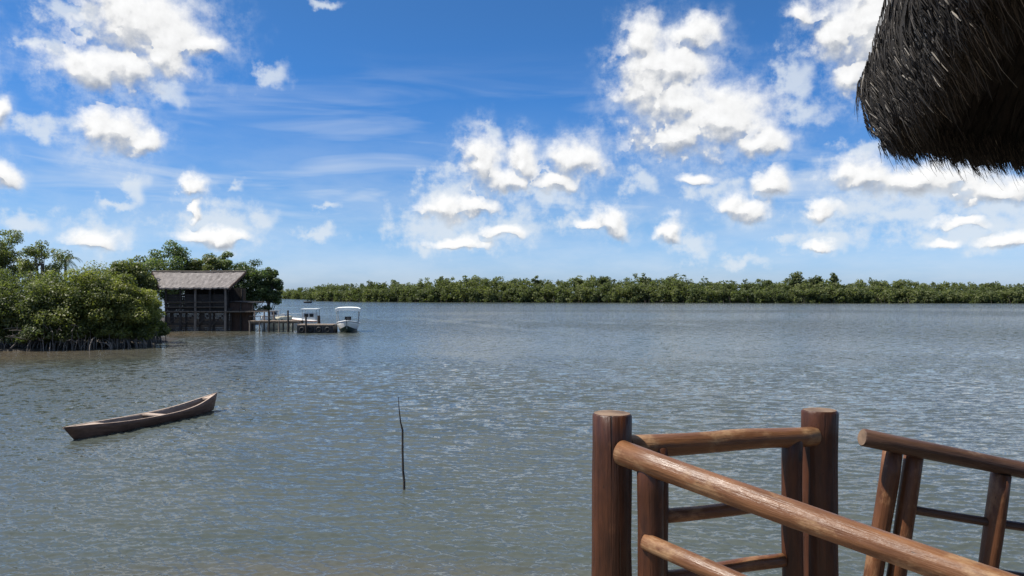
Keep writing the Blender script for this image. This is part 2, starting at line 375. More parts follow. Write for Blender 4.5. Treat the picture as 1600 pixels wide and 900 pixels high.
class MB:
    """collects boxes, tubes and quads into one mesh"""
    def __init__(s): s.v = []; s.f = []; s.g = []; s.sm = []; s.mi = []
    def add(s, vs, fs, smooth=False, mi=0, g=None):
        b = len(s.v); s.v += [tuple(x) for x in vs]
        s.g += g if g is not None else [tuple(x) for x in vs]
        s.f += [[i + b for i in f] for f in fs]; s.sm += [smooth] * len(fs)
        s.mi += (mi if isinstance(mi, list) else [mi] * len(fs))
    def box(s, c, d, rot=None, mi=0, taper=1.0):
        x, y, z = d[0] / 2, d[1] / 2, d[2] / 2
        vs = [Vector((a * x * (taper if e > 0 else 1), b * y * (taper if e > 0 else 1), e * z)) for e in (-1, 1) for b in (-1, 1) for a in (-1, 1)]
        if rot is not None: vs = [rot @ q for q in vs]
        vs = [q + Vector(c) for q in vs]
        s.add(vs, [(0, 2, 3, 1), (4, 5, 7, 6), (0, 1, 5, 4), (2, 6, 7, 3), (0, 4, 6, 2), (1, 3, 7, 5)], mi=mi)
    def beam(s, a, b, w, h, mi=0):
        a, b = Vector(a), Vector(b); d = b - a
        q = d.to_track_quat('X', 'Z').to_matrix()
        s.box((a + b) / 2, (d.length, w, h), q, mi)
    def tube(s, pts, rad, n=8, cap=True, mi=0, cap_mi=None, wob=0.0, rng=None):
        pts = [Vector(p) for p in pts]
        if not isinstance(rad, (list, tuple)): rad = [rad] * len(pts)
        rings = []; gs = []; L = 0.0
        t0 = (pts[1] - pts[0]).normalized()
        up = Vector((0, 0, 1)) if abs(t0.z) < 0.9 else Vector((1, 0, 0))
        nrm = t0.cross(up).normalized()
        seed = rng.random() * 50 if rng else 0
        for i, p in enumerate(pts):
            t = (pts[min(i + 1, len(pts) - 1)] - pts[max(i - 1, 0)]).normalized()
            nrm = (nrm - t * nrm.dot(t)).normalized(); bi = t.cross(nrm)
            if i: L += (p - pts[i - 1]).length
            for k in range(n):
                a = 2 * math.pi * k / n
                r = rad[i] * (1 + (wob * math.sin(3 * a + i * 0.9 + seed) + wob * math.sin(2 * a - i * 0.5 + seed * 2)) / 2 if wob else 1)
                rings.append(p + nrm * (math.cos(a) * r) + bi * (math.sin(a) * r))
                gs.append((L + seed, math.cos(a) * rad[i] + seed, math.sin(a) * rad[i]))
        fs = []
        for i in range(len(pts) - 1):
            for k in range(n):
                fs.append((i * n + k, i * n + (k + 1) % n, (i + 1) * n + (k + 1) % n, (i + 1) * n + k))
        s.add(rings, fs, True, mi, gs)
        if cap:
            m = cap_mi if cap_mi is not None else mi
            for i0, rev in ((0, True), ((len(pts) - 1) * n, False)):
                ring = rings[i0:i0 + n]; g = gs[i0:i0 + n]
                s.add(ring, [list(range(n))[::-1] if rev else list(range(n))], False, m, g)
    def build(s, name, mat, parent=None, grain=False):
        me = bpy.data.meshes.new(name); me.from_pydata(s.v, [], s.f); me.update()
        me.polygons.foreach_set('use_smooth', s.sm); me.polygons.foreach_set('material_index', s.mi)
        for q in (mat if isinstance(mat, (list, tuple)) else [mat]): me.materials.append(MATS[q])
        if grain:
            a = me.attributes.new('grain', 'FLOAT_VECTOR', 'POINT'); a.data.foreach_set('vector', np.array(s.g, dtype=np.float32).ravel())
        return obj(name, me, parent)
def W3(px, py, d):
    return Vector(((px - 800) / F * d, d, H + (HZ - py) / F * d))
def dist_at(py):            # distance of the water point seen at a row
    return H * F / (py - HZ)
def struct(o): o['kind'] = 'structure'; return o

# ------------------------------------------------------------------ water: one sheet to the horizon with real wind waves
def build_water():
    rng = np.random.default_rng(4)
    f = F * 1024 / 1600
    drops = np.concatenate([np.arange(300, 54, -0.62), np.arange(54, 3.2, -0.34)])
    r = H * f / drops
    r = np.concatenate([[0.4, 1.0, 2.0, 3.2, 4.4, 5.6, 6.6, 7.4, 8.1, 8.7], np.linspace(8.95, r[0] - .02, 16), r, [1000, 1300, 1800, 2600, 4000, 7000, 12000]])
    fine = np.radians(np.arange(-39, 39.01, 0.075))
    coarse = np.radians(np.arange(42, 318.1, 4.0))
    th = np.concatenate([fine, coarse])
    dr = np.gradient(r); da = np.gradient(th); da[len(fine) + 1:] = R(4.0)
    RR, TT = np.meshgrid(r, th, indexing='ij')
    X = RR * np.sin(TT); Y = RR * np.cos(TT)
    sp_r = np.broadcast_to(dr[:, None], RR.shape); sp_a = RR * np.where(np.arange(len(th)) < len(fine), R(0.075), R(4.0))[None, :]
    # gust pattern: calmer streaks
    gust = np.zeros_like(X)
    for k in range(14):
        lam = rng.uniform(9, 70); a = rng.normal(0.25, 0.5); ph = rng.uniform(0, 6.28)
        gust += np.sin(2 * np.pi / lam * (X * np.sin(a) * 0.6 + Y * np.cos(a)) + ph) * rng.uniform(0.5, 1)
    gust = np.clip(0.88 + 0.15 * gust, 0.35, 1.45)
    # smooth current lines at mid distance
    wob = np.sin(X * .9) * .25 + np.sin(Y * .37 + 1) * .4 + np.sin(X * .31 + Y * .2) * .5
    brk = np.clip(.6 + .6 * np.sin(X * .8 + Y * .15) * np.sin(Y * .33 + X * .21 + 2), 0, 1)
    for (xa, ya, xb, yb, wd) in ((-40, 146, 16, 58, 4.5), (-13, 60, 9, 27, 1.5), (-30, 118, 34, 84, 5.0), (2, 48, 22, 38, 1.6)):
        ex, ey = xb - xa, yb - ya; LL = math.hypot(ex, ey)
        t = ((X - xa) * ex + (Y - ya) * ey) / LL ** 2; dd = np.abs((X - xa) * ey - (Y - ya) * ex) / LL
        gust *= 1 - .86 * brk * np.exp(-((dd + wob * .8) / wd) ** 2) * np.clip(t * 6, 0, 1) * np.clip((1 - t) * 6, 0, 1)
    gust *= 1 - .6 * np.exp(-((X + 11.6) / 1.5) ** 2 - ((Y - 18.6) / 1.5) ** 2)      # lee of the canoe
    Z = np.zeros_like(X); lost2 = np.zeros_like(X)
    nW = 84
    lams = np.exp(np.linspace(math.log(0.085), math.log(1.3), nW))
    for lam in lams:
        a = R(8) + rng.normal(0, 0.42)           # travel direction about +y, a little to the right
        k = 2 * np.pi / lam
        slope = 0.066 * ((lam / .10) ** .5 if lam < .10 else 1.0 if lam < .20 else (.20 / lam) ** 1.15) * rng.uniform(0.6, 1.35)
        amp = slope / k
        kx, ky = math.sin(a), math.cos(a)
        ct = np.abs(kx * np.sin(TT) + ky * np.cos(TT)); sn = np.abs(kx * np.cos(TT) - ky * np.sin(TT))
        need = np.maximum(sp_r * ct, sp_a * sn) * 2.6 / lam
        w = np.clip(1.6 - need, 0, 1)
        g = gust
        Z += amp * g * w * np.sin(k * (X * kx + Y * ky) + rng.uniform(0, 6.28))
        lost2 += (slope * g * (1 - w)) ** 2 * 0.5
    lost = np.sqrt(lost2) * 4.6
    # shallow, silty water: a band along the mangroves and the near left
    d_sh = np.clip(1 - np.hypot((X + 44) / 26, (Y - 46) / 15), 0, 1) * 1.7
    d_sh = np.maximum(d_sh, np.clip(1 - np.hypot((X + 33) / 13, (Y - 68) / 10), 0, 1) * 1.0)
    d_sh = np.maximum(d_sh, np.clip(1 - np.hypot((X + 3.0) / 7, (Y - 7.5) / 4.0), 0, 1) * 0.9)
    d_sh = np.clip(d_sh, 0, 1)
    nr, nt = RR.shape
    V = np.stack([X, Y, Z], -1).reshape(-1, 3)
    V = np.concatenate([V, [[0, 0, 0]]])
    I = np.arange(nr * nt).reshape(nr, nt)
    J = np.roll(I, -1, axis=1)
    q = np.stack([I[:-1], J[:-1], J[1:], I[1:]], -1).reshape(-1, 4)[:, ::-1]
    me = raw_mesh('water', V, q, 'river_water', True, {
        'lost': ('POINT', 'FLOAT', np.append(lost.ravel(), 0)), 'shallow': ('POINT', 'FLOAT', np.append(d_sh.ravel(), 0))})
    struct(obj('water', me))
build_water()

# ------------------------------------------------------------------ banks
def land(name, outline, z0, z1, seed, sub=2):
    """bumpy low mud bank with sloping edges from a plan outline"""
    rng = random.Random(seed)
    bm = bmesh.new()
    pts = []
    n = len(outline)
    for i in range(n):
        a = Vector(outline[i]).to_2d(); b = Vector(outline[(i + 1) % n]).to_2d()
        m = max(1, int((b - a).length / 4))
        for k in range(m):
            p = a.lerp(b, k / m); pts.append((p.x + rng.uniform(-.5, .5), p.y + rng.uniform(-.5, .5)))
    c = Vector((sum(p[0] for p in pts) / len(pts), sum(p[1] for p in pts) / len(pts)))
    rings = []
    for s_, z in ((1.0, -0.8), (0.985, z0), (0.95, z1), (0.7, z1 + .25)):
        rings.append([bm.verts.new((c.x + (p[0] - c.x) * s_, c.y + (p[1] - c.y) * s_, z + rng.uniform(-.06, .06))) for p in pts])
    for a, b in zip(rings, rings[1:]):
        for i in range(len(pts)):
            j = (i + 1) % len(pts); bm.faces.new((a[i], a[j], b[j], b[i]))
    cv = bm.verts.new((c.x, c.y, z1 + .4))
    for i in range(len(pts)): bm.faces.new((rings[-1][i], rings[-1][(i + 1) % len(pts)], cv))
    bmesh.ops.recalc_face_normals(bm, faces=bm.faces)
    me = bpy.data.meshes.new(name); bm.to_mesh(me); bm.free(); me.materials.append(MATS['mud'])
    for p in me.polygons: p.use_smooth = True
    return struct(obj(name, me))
land('mud_bank', [(-38, 47.6), (-30, 48.2), (-25.6, 50.2), (-24.8, 55), (-26.5, 61), (-35, 65), (-39, 80), (-30, 84), (-28, 92), (-48, 112), (-200, 140), (-200, 47), (-90, 46.5)], 0.07, 0.30, 1)
FAR = [(-170, 520), (-140, 490), (-124, 440), (-92, 345), (-60, 318), (-10, 300), (60, 286), (140, 278), (240, 272), (420, 262)]
land('far_bank', [(x, y + 9) for x, y in FAR] + [(460, 420), (-120, 640), (-230, 600)], 0.05, 0.4, 2)

# ------------------------------------------------------------------ foliage
def leaf_mesh(name, centers, rads, counts, size, mat, seed, flat=0.62, tones=None, up=0.5):
    rng = np.random.default_rng(seed)
    pos = []; tone = []; outs = []
    for i, (c, r, n) in enumerate(zip(centers, rads, counts)):
        d = rng.normal(size=(n, 3)); d /= np.linalg.norm(d, axis=1)[:, None]
        rr = r * rng.uniform(0.25, 1.12, n) ** 0.6
        p = np.array(c) + d * rr[:, None] * np.array([1, 1, flat])
        pos.append(p); outs.append(d)
        base = tones[i] if tones is not None else rng.uniform(0.15, 0.75)
        tone.append(np.clip(base + rng.normal(0, 0.15, n), 0, 1))
    pos = np.concatenate(pos); tone = np.concatenate(tone); n = len(pos)
    nr = rng.normal(size=(n, 3)) * .75 + np.concatenate(outs) * .9; nr[:, 2] += up * 1.2; nr /= np.linalg.norm(nr, axis=1)[:, None]
    a = rng.normal(size=(n, 3)); a -= nr * (a * nr).sum(1)[:, None]; a /= np.linalg.norm(a, axis=1)[:, None]
    b = np.cross(nr, a)
    s = size * rng.uniform(0.6, 1.35, n)[:, None]
    v = np.stack([pos + a * s, pos + b * s * 0.5 + nr * s * .1, pos - a * s, pos - b * s * 0.5 + nr * s * .1], 1).reshape(-1, 3)
    f = np.arange(4 * n).reshape(n, 4)
    return raw_mesh(name, v, f, mat, False, {'tone': ('FACE', 'FLOAT', tone)})
def crown_clusters(rng, n, rx, ry, z0, z1, shell=0.55, top=1.0):
    """cluster centres filling a crown: ellipsoid-like with lumps, more near the outside"""
    out = []
    lumps = [(rng.uniform(0, 6.28), rng.uniform(0.78, 1.18)) for _ in range(7)]
    while len(out) < n:
        x, y, z = rng.gauss(0, 1), rng.gauss(0, 1), rng.gauss(0, 1)
        l = math.sqrt(x * x + y * y + z * z) or 1
        rad = rng.uniform(shell, 1.0)
        x, y, z = x / l * rad, y / l * rad, z / l * rad
        a = math.atan2(y, x) % 6.28
        k = min(lumps, key=lambda q: min(abs(a - q[0]), 6.28 - abs(a - q[0])))[1]
        zz = (z0 + z1) / 2 + z * (z1 - z0) / 2 * (k if z > 0 else 1) * top
        out.append((x * rx * k, y * ry * k, zz))
    return out
def stilt_roots(mb, rng, rx, ry, n, zt):
    for _ in range(n):
        a = rng.uniform(0, 6.28); r0 = rng.uniform(0.2, 0.75); r1 = r0 + rng.uniform(0.12, 0.35)
        x0, y0 = math.cos(a) * rx * r0, math.sin(a) * ry * r0
        a2 = a + rng.uniform(-.25, .25); x1, y1 = math.cos(a2) * rx * r1, math.sin(a2) * ry * r1
        z = zt * rng.uniform(0.5, 1.2)
        rad = rng.uniform(0.018, 0.045)
        mb.tube([(x0, y0, z), ((x0 * .55 + x1 * .45), (y0 * .55 + y1 * .45), z * .86), (x0 * .15 + x1 * .85, y0 * .15 + y1 * .85, z * .4), (x1, y1, -0.35)], [rad, rad, rad * .9, rad * .8], 5)
    for _ in range(n // 2):      # straight suckers
        a = rng.uniform(0, 6.28); r0 = rng.uniform(0.5, 0.98)
        x0, y0 = math.cos(a) * rx * r0, math.sin(a) * ry * r0; rad = rng.uniform(0.015, 0.035)
        mb.tube([(x0, y0, -0.3), (x0 + rng.uniform(-.2, .2), y0 + rng.uniform(-.2, .2), zt * rng.uniform(.9, 1.7))], [rad, rad * .7], 4)
def tree(kind, px, d, top_y, w_px, label, mat, seed, base_frac=0.25, n=80, leaves=110, lsize=0.15, shell=0.5, roots=0,
         group=None, tone=(0.2, 0.75), depth=1.0, zbase=0.2, crad=0.15):
    rng = random.Random(seed)
    x = (px - 800) / F * d; zt = H + (HZ - top_y) / F * d
    hw = w_px / F * d / 2
    e = empty(kind, (x, d, 0), label, 'tree', group)
    zb = zbase + (zt - zbase) * base_frac
    cr = hw * crad * 2 * (1 if n > 40 else 1.25)
    cs = crown_clusters(rng, n, hw - cr * .6, (hw - cr * .6) * depth, zb + cr * .3, zt - cr * .55, shell)
    rads = [cr * rng.uniform(0.6, 1.25) for _ in cs]
    tones = [rng.uniform(*tone) for _ in cs]
    if roots:                                  # low boughs just above the water, toned darker as shade under the crown
        for _ in range(34):
            a = rng.uniform(0, 6.28); q = rng.uniform(.45, .92)
            cs.append((math.cos(a) * hw * q, math.sin(a) * hw * q * depth, rng.uniform(.75, 1.5))); rads.append(rng.uniform(.35, .6)); tones.append(rng.uniform(0, .45))
    cnt = [max(12, min(int(leaves * 1.6), int(leaves * (r / cr) ** 2))) for r in rads]
    obj('crown', leaf_mesh('crown', cs, rads, cnt, lsize, mat, seed + 7, tones=tones), e)
    tr = MB()
    h0 = zb + (zt - zb) * .45; r0 = (0.05 + 0.016 * zt) * (.55 if roots else 1)
    bend = (rng.uniform(-.3, .3), rng.uniform(-.3, .3))
    stem = [Vector((bend[0] * math.sin(t * 3), bend[1] * math.sin(t * 2.4), -0.3 + (h0 + .3) * t)) for t in (0, .25, .5, .75, 1)]
    tr.tube(stem, [r0 * 1.3, r0, r0 * .85, r0 * .7, r0 * .5], 7)
    for c in rng.sample(cs, min(len(cs), 26)):
        st = stem[rng.choice((1, 2, 2, 3, 3, 4))]; c = Vector(c)
        mid = st.lerp(c, .5) + Vector((0, 0, -.06 * (c - st).length))
        tr.tube([st, mid, c], [r0 * .42, r0 * .26, r0 * .1], 5)
    tr.build('trunk', 'bark', e)
    if seed in (12, 13):
        for _ in range(16 if seed == 12 else 7):
            a = rng.uniform(-2.7, -.5); q = rng.uniform(.55, .85); p0 = Vector((math.cos(a) * hw * q, math.sin(a) * hw * q, rng.uniform(.5, 1.5)))
            p1 = p0 + Vector((math.cos(a) * .5 + rng.uniform(-.7, .7), math.sin(a) * .7 - .25, rng.uniform(-.5, .5)))
            m1 = p0.lerp(p1, .55) + Vector((0, 0, rng.uniform(-.12, .12)))
            br = MB(); br.tube([p0, m1, p1], [.035, .026, .012], 5)
            br.tube([m1, m1 + Vector((rng.uniform(-.4, .4), -.15, rng.uniform(.1, .5)))], [.02, .008], 4)
            br.build('bare_branch', 'pale_pile', e)
    if roots:
        rt = MB(); stilt_roots(rt, rng, hw * 1.0, hw * depth, roots, 0.75); rt.build('roots', 'root_bark', e)
    return e
G_M = 'mangroves along the left shore'; G_T = 'tall trees behind the left shore'
tree('mangrove_tree', 8, 51, 418, 140, 'dense dark green mangrove cut by the left edge of the view, at the waterline', 'leaf_mangrove', 11, .02, 128, 306, .085, roots=70, group=G_M, tone=(.1, .55))
tree('mangrove_tree', 82, 50.5, 426, 112, 'dark mangrove bush with bare pale branches low at the waterline, second from left', 'leaf_mangrove', 12, .02, 114, 306, .085, roots=80, group=G_M, tone=(.15, .7))
tree('mangrove_tree', 146, 51.2, 413, 116, 'broad rounded mangrove with tangled stilt roots midway along the waterline', 'leaf_mangrove_yellow', 13, .02, 114, 306, .085, roots=80, group=G_M, tone=(.05, .6))
tree('mangrove_tree', 198, 52.5, 432, 90, 'yellow green mangrove on thin dark stilt roots, next to the last bush', 'leaf_mangrove_yellow', 14, .02, 101, 292, .085, roots=70, group=G_M, tone=(.15, .8))
tree('mangrove_tree', 229, 56.5, 442, 58, 'small bright yellow green mangrove at the shore tip beside the boathouse', 'leaf_mangrove_yellow', 15, .02, 74, 255, .085, roots=45, group=G_M, tone=(.35, 1.0))
tree('mangrove_tree', 124, 58, 396, 165, 'low bushy tree filling the dip behind the waterline mangroves', 'leaf_mangrove_yellow', 16, .02, 94, 280, .085, group=G_M, tone=(.1, .7))
tree('broadleaf_tree', 2, 60, 352, 96, 'tall open tree rising at the left edge of the view behind the mangroves', 'leaf_mangrove', 21, .40, 42, 280, .085, shell=.35, group=G_T, tone=(.2, .8), crad=.13)
tree('broadleaf_tree', 64, 59, 361, 78, 'airy tree with sky showing through its thin leafy top, left of the palm', 'leaf_mangrove', 22, .45, 30, 229, .085, shell=.5, group=G_T, tone=(.25, .8), crad=.13)
tree('broadleaf_tree', 208, 74, 391, 84, 'rounded green tree just left of the boathouse roof', 'leaf_mangrove', 23, .2, 75, 190, .135, group=G_T, tone=(.2, .7))
tree('broadleaf_tree', 268, 86, 375, 84, 'tallest domed tree behind the left end of the boathouse roof', 'leaf_dark', 24, .2, 80, 190, .135, group=G_T, tone=(.2, .8))
tree('broadleaf_tree', 316, 87, 388, 62, 'mid height tree behind the middle of the boathouse roof', 'leaf_mangrove', 25, .2, 60, 190, .135, group=G_T, tone=(.2, .7))
tree('broadleaf_tree', 352, 89, 386, 54, 'knobbly topped tree behind the right end of the boathouse roof', 'leaf_dark', 26, .25, 46, 190, .135, group=G_T, tone=(.2, .8))
tree('broadleaf_tree', 390, 90, 402, 74, 'dark spreading tree right of the boathouse overhanging the landing stage', 'leaf_dark', 27, .14, 75, 190, .135, group=G_T, tone=(.05, .6))
tree('broadleaf_tree', 424, 91, 406, 44, 'outermost slim tree at the shore end with one branch reaching over the water', 'leaf_dark', 28, .10, 46, 171, .135, shell=.3, group=G_T, tone=(.1, .65))
def palm(px, d, top_y):
    rng = random.Random(5)
    x = (px - 800) / F * d; zt = H + (HZ - top_y) / F * d
    e = empty('palm_tree', (x, d, 0), 'small dark palm showing its fronds above the mangroves', 'tree')
    t = MB(); t.tube([(0, 0, -.2), (.1, 0, zt * .5), (0.05, 0, zt - 1.2)], [.16, .12, .10], 8); t.build('trunk', 'bark', e)
    vs = []; fs = []; tone = []
    for k in range(20):
        a = 6.28 * k / 20 + rng.uniform(-.2, .2); up = rng.uniform(-.4, 1.2); L = rng.uniform(1.2, 1.7)
        prev = None
        for s in range(9):
            u = s / 8; r = L * u * (1 - .15 * u); z = zt - 1.2 + up * L * u - 1.1 * u * u * L * .8
            c = Vector((0.05 + math.cos(a) * r, math.sin(a) * r, z))
            if prev is not None:
                for sgn in (-1, 1):
                    for q in range(2):
                        b0 = prev.lerp(c, q / 2); sd_ = Vector((-math.sin(a), math.cos(a), 0)) * sgn
                        w = .38 * (1 - .75 * u)
                        tip = b0 + sd_ * w + Vector((math.cos(a), math.sin(a), 0)) * .14 + Vector((0, 0, -.16 * (1 + u)))
                        i = len(vs); vs += [b0, b0 + (c - prev) * .35, tip]; fs.append((i, i + 1, i + 2)); tone.append(rng.uniform(0, .4))
            prev = c
    me = raw_mesh('crown', np.array([tuple(v) for v in vs]), np.array(fs), 'leaf_dark', False, {'tone': ('FACE', 'FLOAT', tone)})
    obj('crown', me, e)
palm(101, 70, 386)

# ------------------------------------------------------------------ the far shore
def interp_far(px):
    """front distance and tree-top row of the far wood by photo column"""
    xs = [440, 470, 485, 500, 560, 640, 690, 720, 800, 850, 920, 1000, 1062, 1075, 1160, 1230, 1300, 1330, 1420, 1450, 1600, 1700]
    ty = [452, 452, 450, 447, 445, 443, 437, 434, 437, 440, 436, 435, 434, 441, 442, 440, 440, 441, 441, 446, 445, 446]
    return np.interp(px, xs, ty)
def far_d(px):
    return float(np.interp(px, [440, 480, 492, 560, 700, 800, 1000, 1300, 1600, 1750], [500, 440, 362, 325, 306, 300, 292, 282, 275, 272]))
def far_wood():
    rng = random.Random(77); cs = []; rd = []; cn = []; tn = []
    def crown(x, y, zt, wr, n):
        tone0 = rng.uniform(.15, .7)
        m = max(3, int(n))
        for _ in range(m):
            a = rng.uniform(0, 6.28); r = wr * math.sqrt(rng.random()) * .8; u = rng.random()
            z = zt * (0.10 + .90 * u) - (r / wr) ** 2 * zt * .18
            cs.append((x + math.cos(a) * r, y + math.sin(a) * r, z)); rd.append(rng.uniform(.9, 1.6)); cn.append(38)
            tn.append(min(1, max(0, tone0 + rng.uniform(-.15, .15) + .12 * (u - .5))))
    px = 436.0
    while px < 1740:
        d = far_d(px)
        ty = interp_far(px)
        zt = (H + (HZ - ty) / F * d) * 1.11
        for row, (dd, k) in enumerate(((3, .60), (8, .82), (15, 1.0), (24, 1.02))):
            if rng.random() < .1 and row > 1: continue
            q = px + rng.uniform(-6, 6); D = d + dd + rng.uniform(-2, 2)
            crown((q - 800) / F * D, D, zt * k * rng.uniform(.84, 1.12), rng.uniform(2.0, 3.6), 16 if row < 2 else 9)
        px += rng.uniform(6, 10)
    me = leaf_mesh('mangrove_forest', cs, rd, cn, 0.42, 'leaf_far', 31, flat=.8, tones=tn, up=.1)
    o = obj('mangrove_forest', me); o['kind'] = 'stuff'; tag(o, 'dense green mangrove forest lining the far shore across the water', 'forest')
    rt = MB()
    for _ in range(320):
        q = rng.uniform(436, 1740); D = far_d(q) + rng.uniform(0, 5); x = (q - 800) / F * D
        rt.tube([(x, D - .6, -.3), (x + rng.uniform(-.6, .6), D + .6, rng.uniform(1.2, 3.0))], [.09, .06], 4, False)
    o2 = rt.build('stems', 'dark_board', o)
far_wood()
G_F = 'taller trees standing above the far shore'
for (px, ty, w, lab, sd_) in (
    (697, 432, 22, 'dark flat topped tree above the far wood, left of its middle', 41),
    (738, 431, 24, 'pair-topped tree above the far wood over the empty pole', 42),
    (757, 432, 14, 'narrow dark crown on the far shore right of the pair-topped tree', 43),
    (838, 427, 16, 'thin spindly bare-topped tree poking above the far shore', 44),
    (943, 428, 30, 'broad dark tree above the far wood under the middle clouds', 45),
    (905, 431, 22, 'rounded tree on the far shore left of the broad dark tree', 46),
    (1010, 429, 26, 'leafy tree above the far wood under the great white cloud', 47),
    (1048, 428, 30, 'wide tree ending the raised stretch of the far wood', 48),
    (1244, 423, 26, 'tallest tree of the far shore, left crown of the high clump', 49),
    (1276, 425, 28, 'middle crown of the high clump on the far shore', 50),
    (1302, 425, 22, 'loose twiggy crown at the right of the high far clump', 51),
    (1370, 437, 24, 'low flat tree right of the high clump on the far shore', 52),
    (1405, 438, 22, 'small dark tree halfway between the high clump and the right edge of the far shore', 53),
    (1545, 441, 28, 'rounded low tree of the far shore near the right edge', 54),
    (622, 441, 20, 'small tree above the low left stretch of the far wood', 55),
    (1200, 436, 20, 'dark knob of a tree just left of the high far clump', 56)):
    d = far_d(px) + 14
    tree('far_tree', px, d, ty, w, lab, 'leaf_far', sd_, .35, 26 if sd_ not in (44, 51) else 12, 46, .50, group=G_F, tone=(.05, .5), crad=.17)

# ------------------------------------------------------------------ boathouse
def boathouse():
    D = 74.0
    cx = (306 - 800) / F * D
    e = empty('boathouse', (cx, D, 0), 'dark open wooden boathouse on stilts with a pale grey shingled roof', 'boathouse')
    def lx(px, d=D): return (px - 800) / F * d - cx
    rz, ez = H + (HZ - 424.5) / F * (D + 2.4), H + (HZ - 449.5) / F * (D - .4)
    y0, yr, y1 = -0.4, 2.4, 5.4
    # roof: two slopes, ridge longer than the eaves, wavy tiled surface with courses
    def slope(ya, za, yb, zb, xa0, xa1, xb0, xb1, th=.14):
        m = MB(); nx, ny = 34, 9; rng = random.Random(3)
        top = []; 
        for j in range(ny + 1):
            v = j / ny
            for i in range(nx + 1):
                u = i / nx
                xx = (xa0 + (xa1 - xa0) * u) * (1 - v) + (xb0 + (xb1 - xb0) * u) * v
                top.append(Vector((xx, ya + (yb - ya) * v, za + (zb - za) * v + .03 * math.sin(u * 90) * .5 + rng.uniform(-.03, .03) * (2.0 if j == 0 else 1) + (-.06 * math.sin(u * math.pi) * v))))
        bot = [p - Vector((0, 0, th)) for p in top]; n = len(top); fs = []
        W1 = nx + 1
        for j in range(ny):
            for i in range(nx):
                a = j * W1 + i; fs.append((a, a + 1, a + 1 + W1, a + W1)); fs.append((n + a, n + a + W1, n + a + 1 + W1, n + a + 1))
        for i in range(nx):
            fs.append((i, n + i, n + i + 1, i + 1)); a = ny * W1 + i; fs.append((a, a + 1, n + a + 1, n + a))
        for j in range(ny):
            a = j * W1; fs.append((a, a + W1, n + a + W1, n + a)); a += nx; fs.append((a, n + a, n + a + W1, a + W1))
        m.add(top + bot, fs); return m
    dr, de = D + yr, D + y0
    roof = slope(y0, ez, yr, rz, lx(249, de), lx(357, de), lx(238.5, dr), lx(383, dr))
    back = slope(y1, ez, yr + .02, rz, lx(249, D + y1), lx(357, D + y1), lx(238.5, dr), lx(383, dr))
    roof.add(back.v, back.f)
    ro = roof.build('roof', 'shingle_roof', e)
    rc = MB(); rc.tube([(lx(238, dr) - .05, yr, rz + .03), (lx(310, dr), yr, rz), (lx(384, dr) + .05, yr, rz + .03)], .10, 6); rc.build('ridge_cap', 'weathered_board', ro)
    for xe, xb in ((lx(357, de), lx(383, dr)), (lx(249, de), lx(238.5, dr))):
        bb = MB(); s = 1 if xe > 0 else -1
        bb.beam((xe + s * .06, y0 - .02, ez - .12), (xb + s * .06, yr, rz - .14), .06, .24)
        bb.beam((xb + s * .06, yr, rz - .14), (lx(357 if s > 0 else 249, D + y1) + s * .06, y1, ez - .12), .06, .24)
        bb.build('barge_board', 'brown_board', e)
    # piles carrying it
    for px in (258, 281, 304, 327, 351):
        for yy in (0.15, 4.8):
            m = MB(); m.tube([(lx(px), yy, -0.9), (lx(px) + .03, yy, 2), (lx(px), yy, ez - .1)], [.14, .12, .11], 8)
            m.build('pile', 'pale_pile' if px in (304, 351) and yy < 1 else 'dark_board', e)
    fl = MB(); z1 = H + (HZ - 487) / F * D
    for k in range(16):
        x = lx(254) + (lx(392) - lx(254)) * (k + .5) / 16
        fl.box((x, 2.5, z1), ((lx(392) - lx(254)) / 16 - .03, 5.2, .12))
    fl.build('floor', 'weathered_board', e)
    # boarded walls: upper band, back, right lean-to
    w = MB(); rng = random.Random(8)
    zz = z1 + .35
    while zz < ez - .75:
        w.box((lx(304.5), .34 + rng.uniform(-.01, .01), zz + .1), (lx(354) - lx(255), .04, .20)); zz += .235
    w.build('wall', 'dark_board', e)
    w = MB()
    for k in range(30):
        x = lx(254) + (lx(356) - lx(254)) * (k + .5) / 30
        w.box((x, 5.0, (ez + z1) / 2), (.21, .04, ez - z1 + rng.uniform(-.1, .1)))
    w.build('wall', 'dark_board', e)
    w = MB()
    zb = .0
    while zb < z1 + .30:
        w.box((lx(307), .42 + rng.uniform(-.02, .02), zb), (lx(361) - lx(256), .04, .185)); zb += .20
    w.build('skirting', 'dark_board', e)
    zs = H + (HZ - 473) / F * D
    w = MB()
    for k in range(11):
        x = lx(354) + (lx(391) - lx(354)) * (k + .5) / 11
        w.box((x, .9, (zs - .3) / 2), (.215, .05, zs + .3 + rng.uniform(-.08, .04)))
    w.build('side_wall', 'brown_board', e)
    lr = MB(); lr.beam((lx(355), 2.6, zs + .12), (lx(393), 2.6, zs - .02), 3.9, .07); lr.build('side_roof', 'dark_board', e)
    for px in (372, 391):
        m = MB(); m.tube([(lx(px), .75, -.9), (lx(px), .75, zs - .05)], [.11, .09], 7); m.build('pile', 'dark_board', e)
    rl = MB()
    for zz in (z1 + .45, z1 + .95): rl.tube([(lx(256), .0, zz), (lx(352), .0, zz + .02)], .045, 6)
    rl.build('railing', 'weathered_board', e)
    pl = MB()
    for k, (a, b) in enumerate(((258, 281), (281, 304), (304, 327), (327, 351))): pl.beam((lx(a), .15, .4), (lx(b), .15, z1 - .2), .06, .12)
    pl.build('brace', 'dark_board', e)
boathouse()

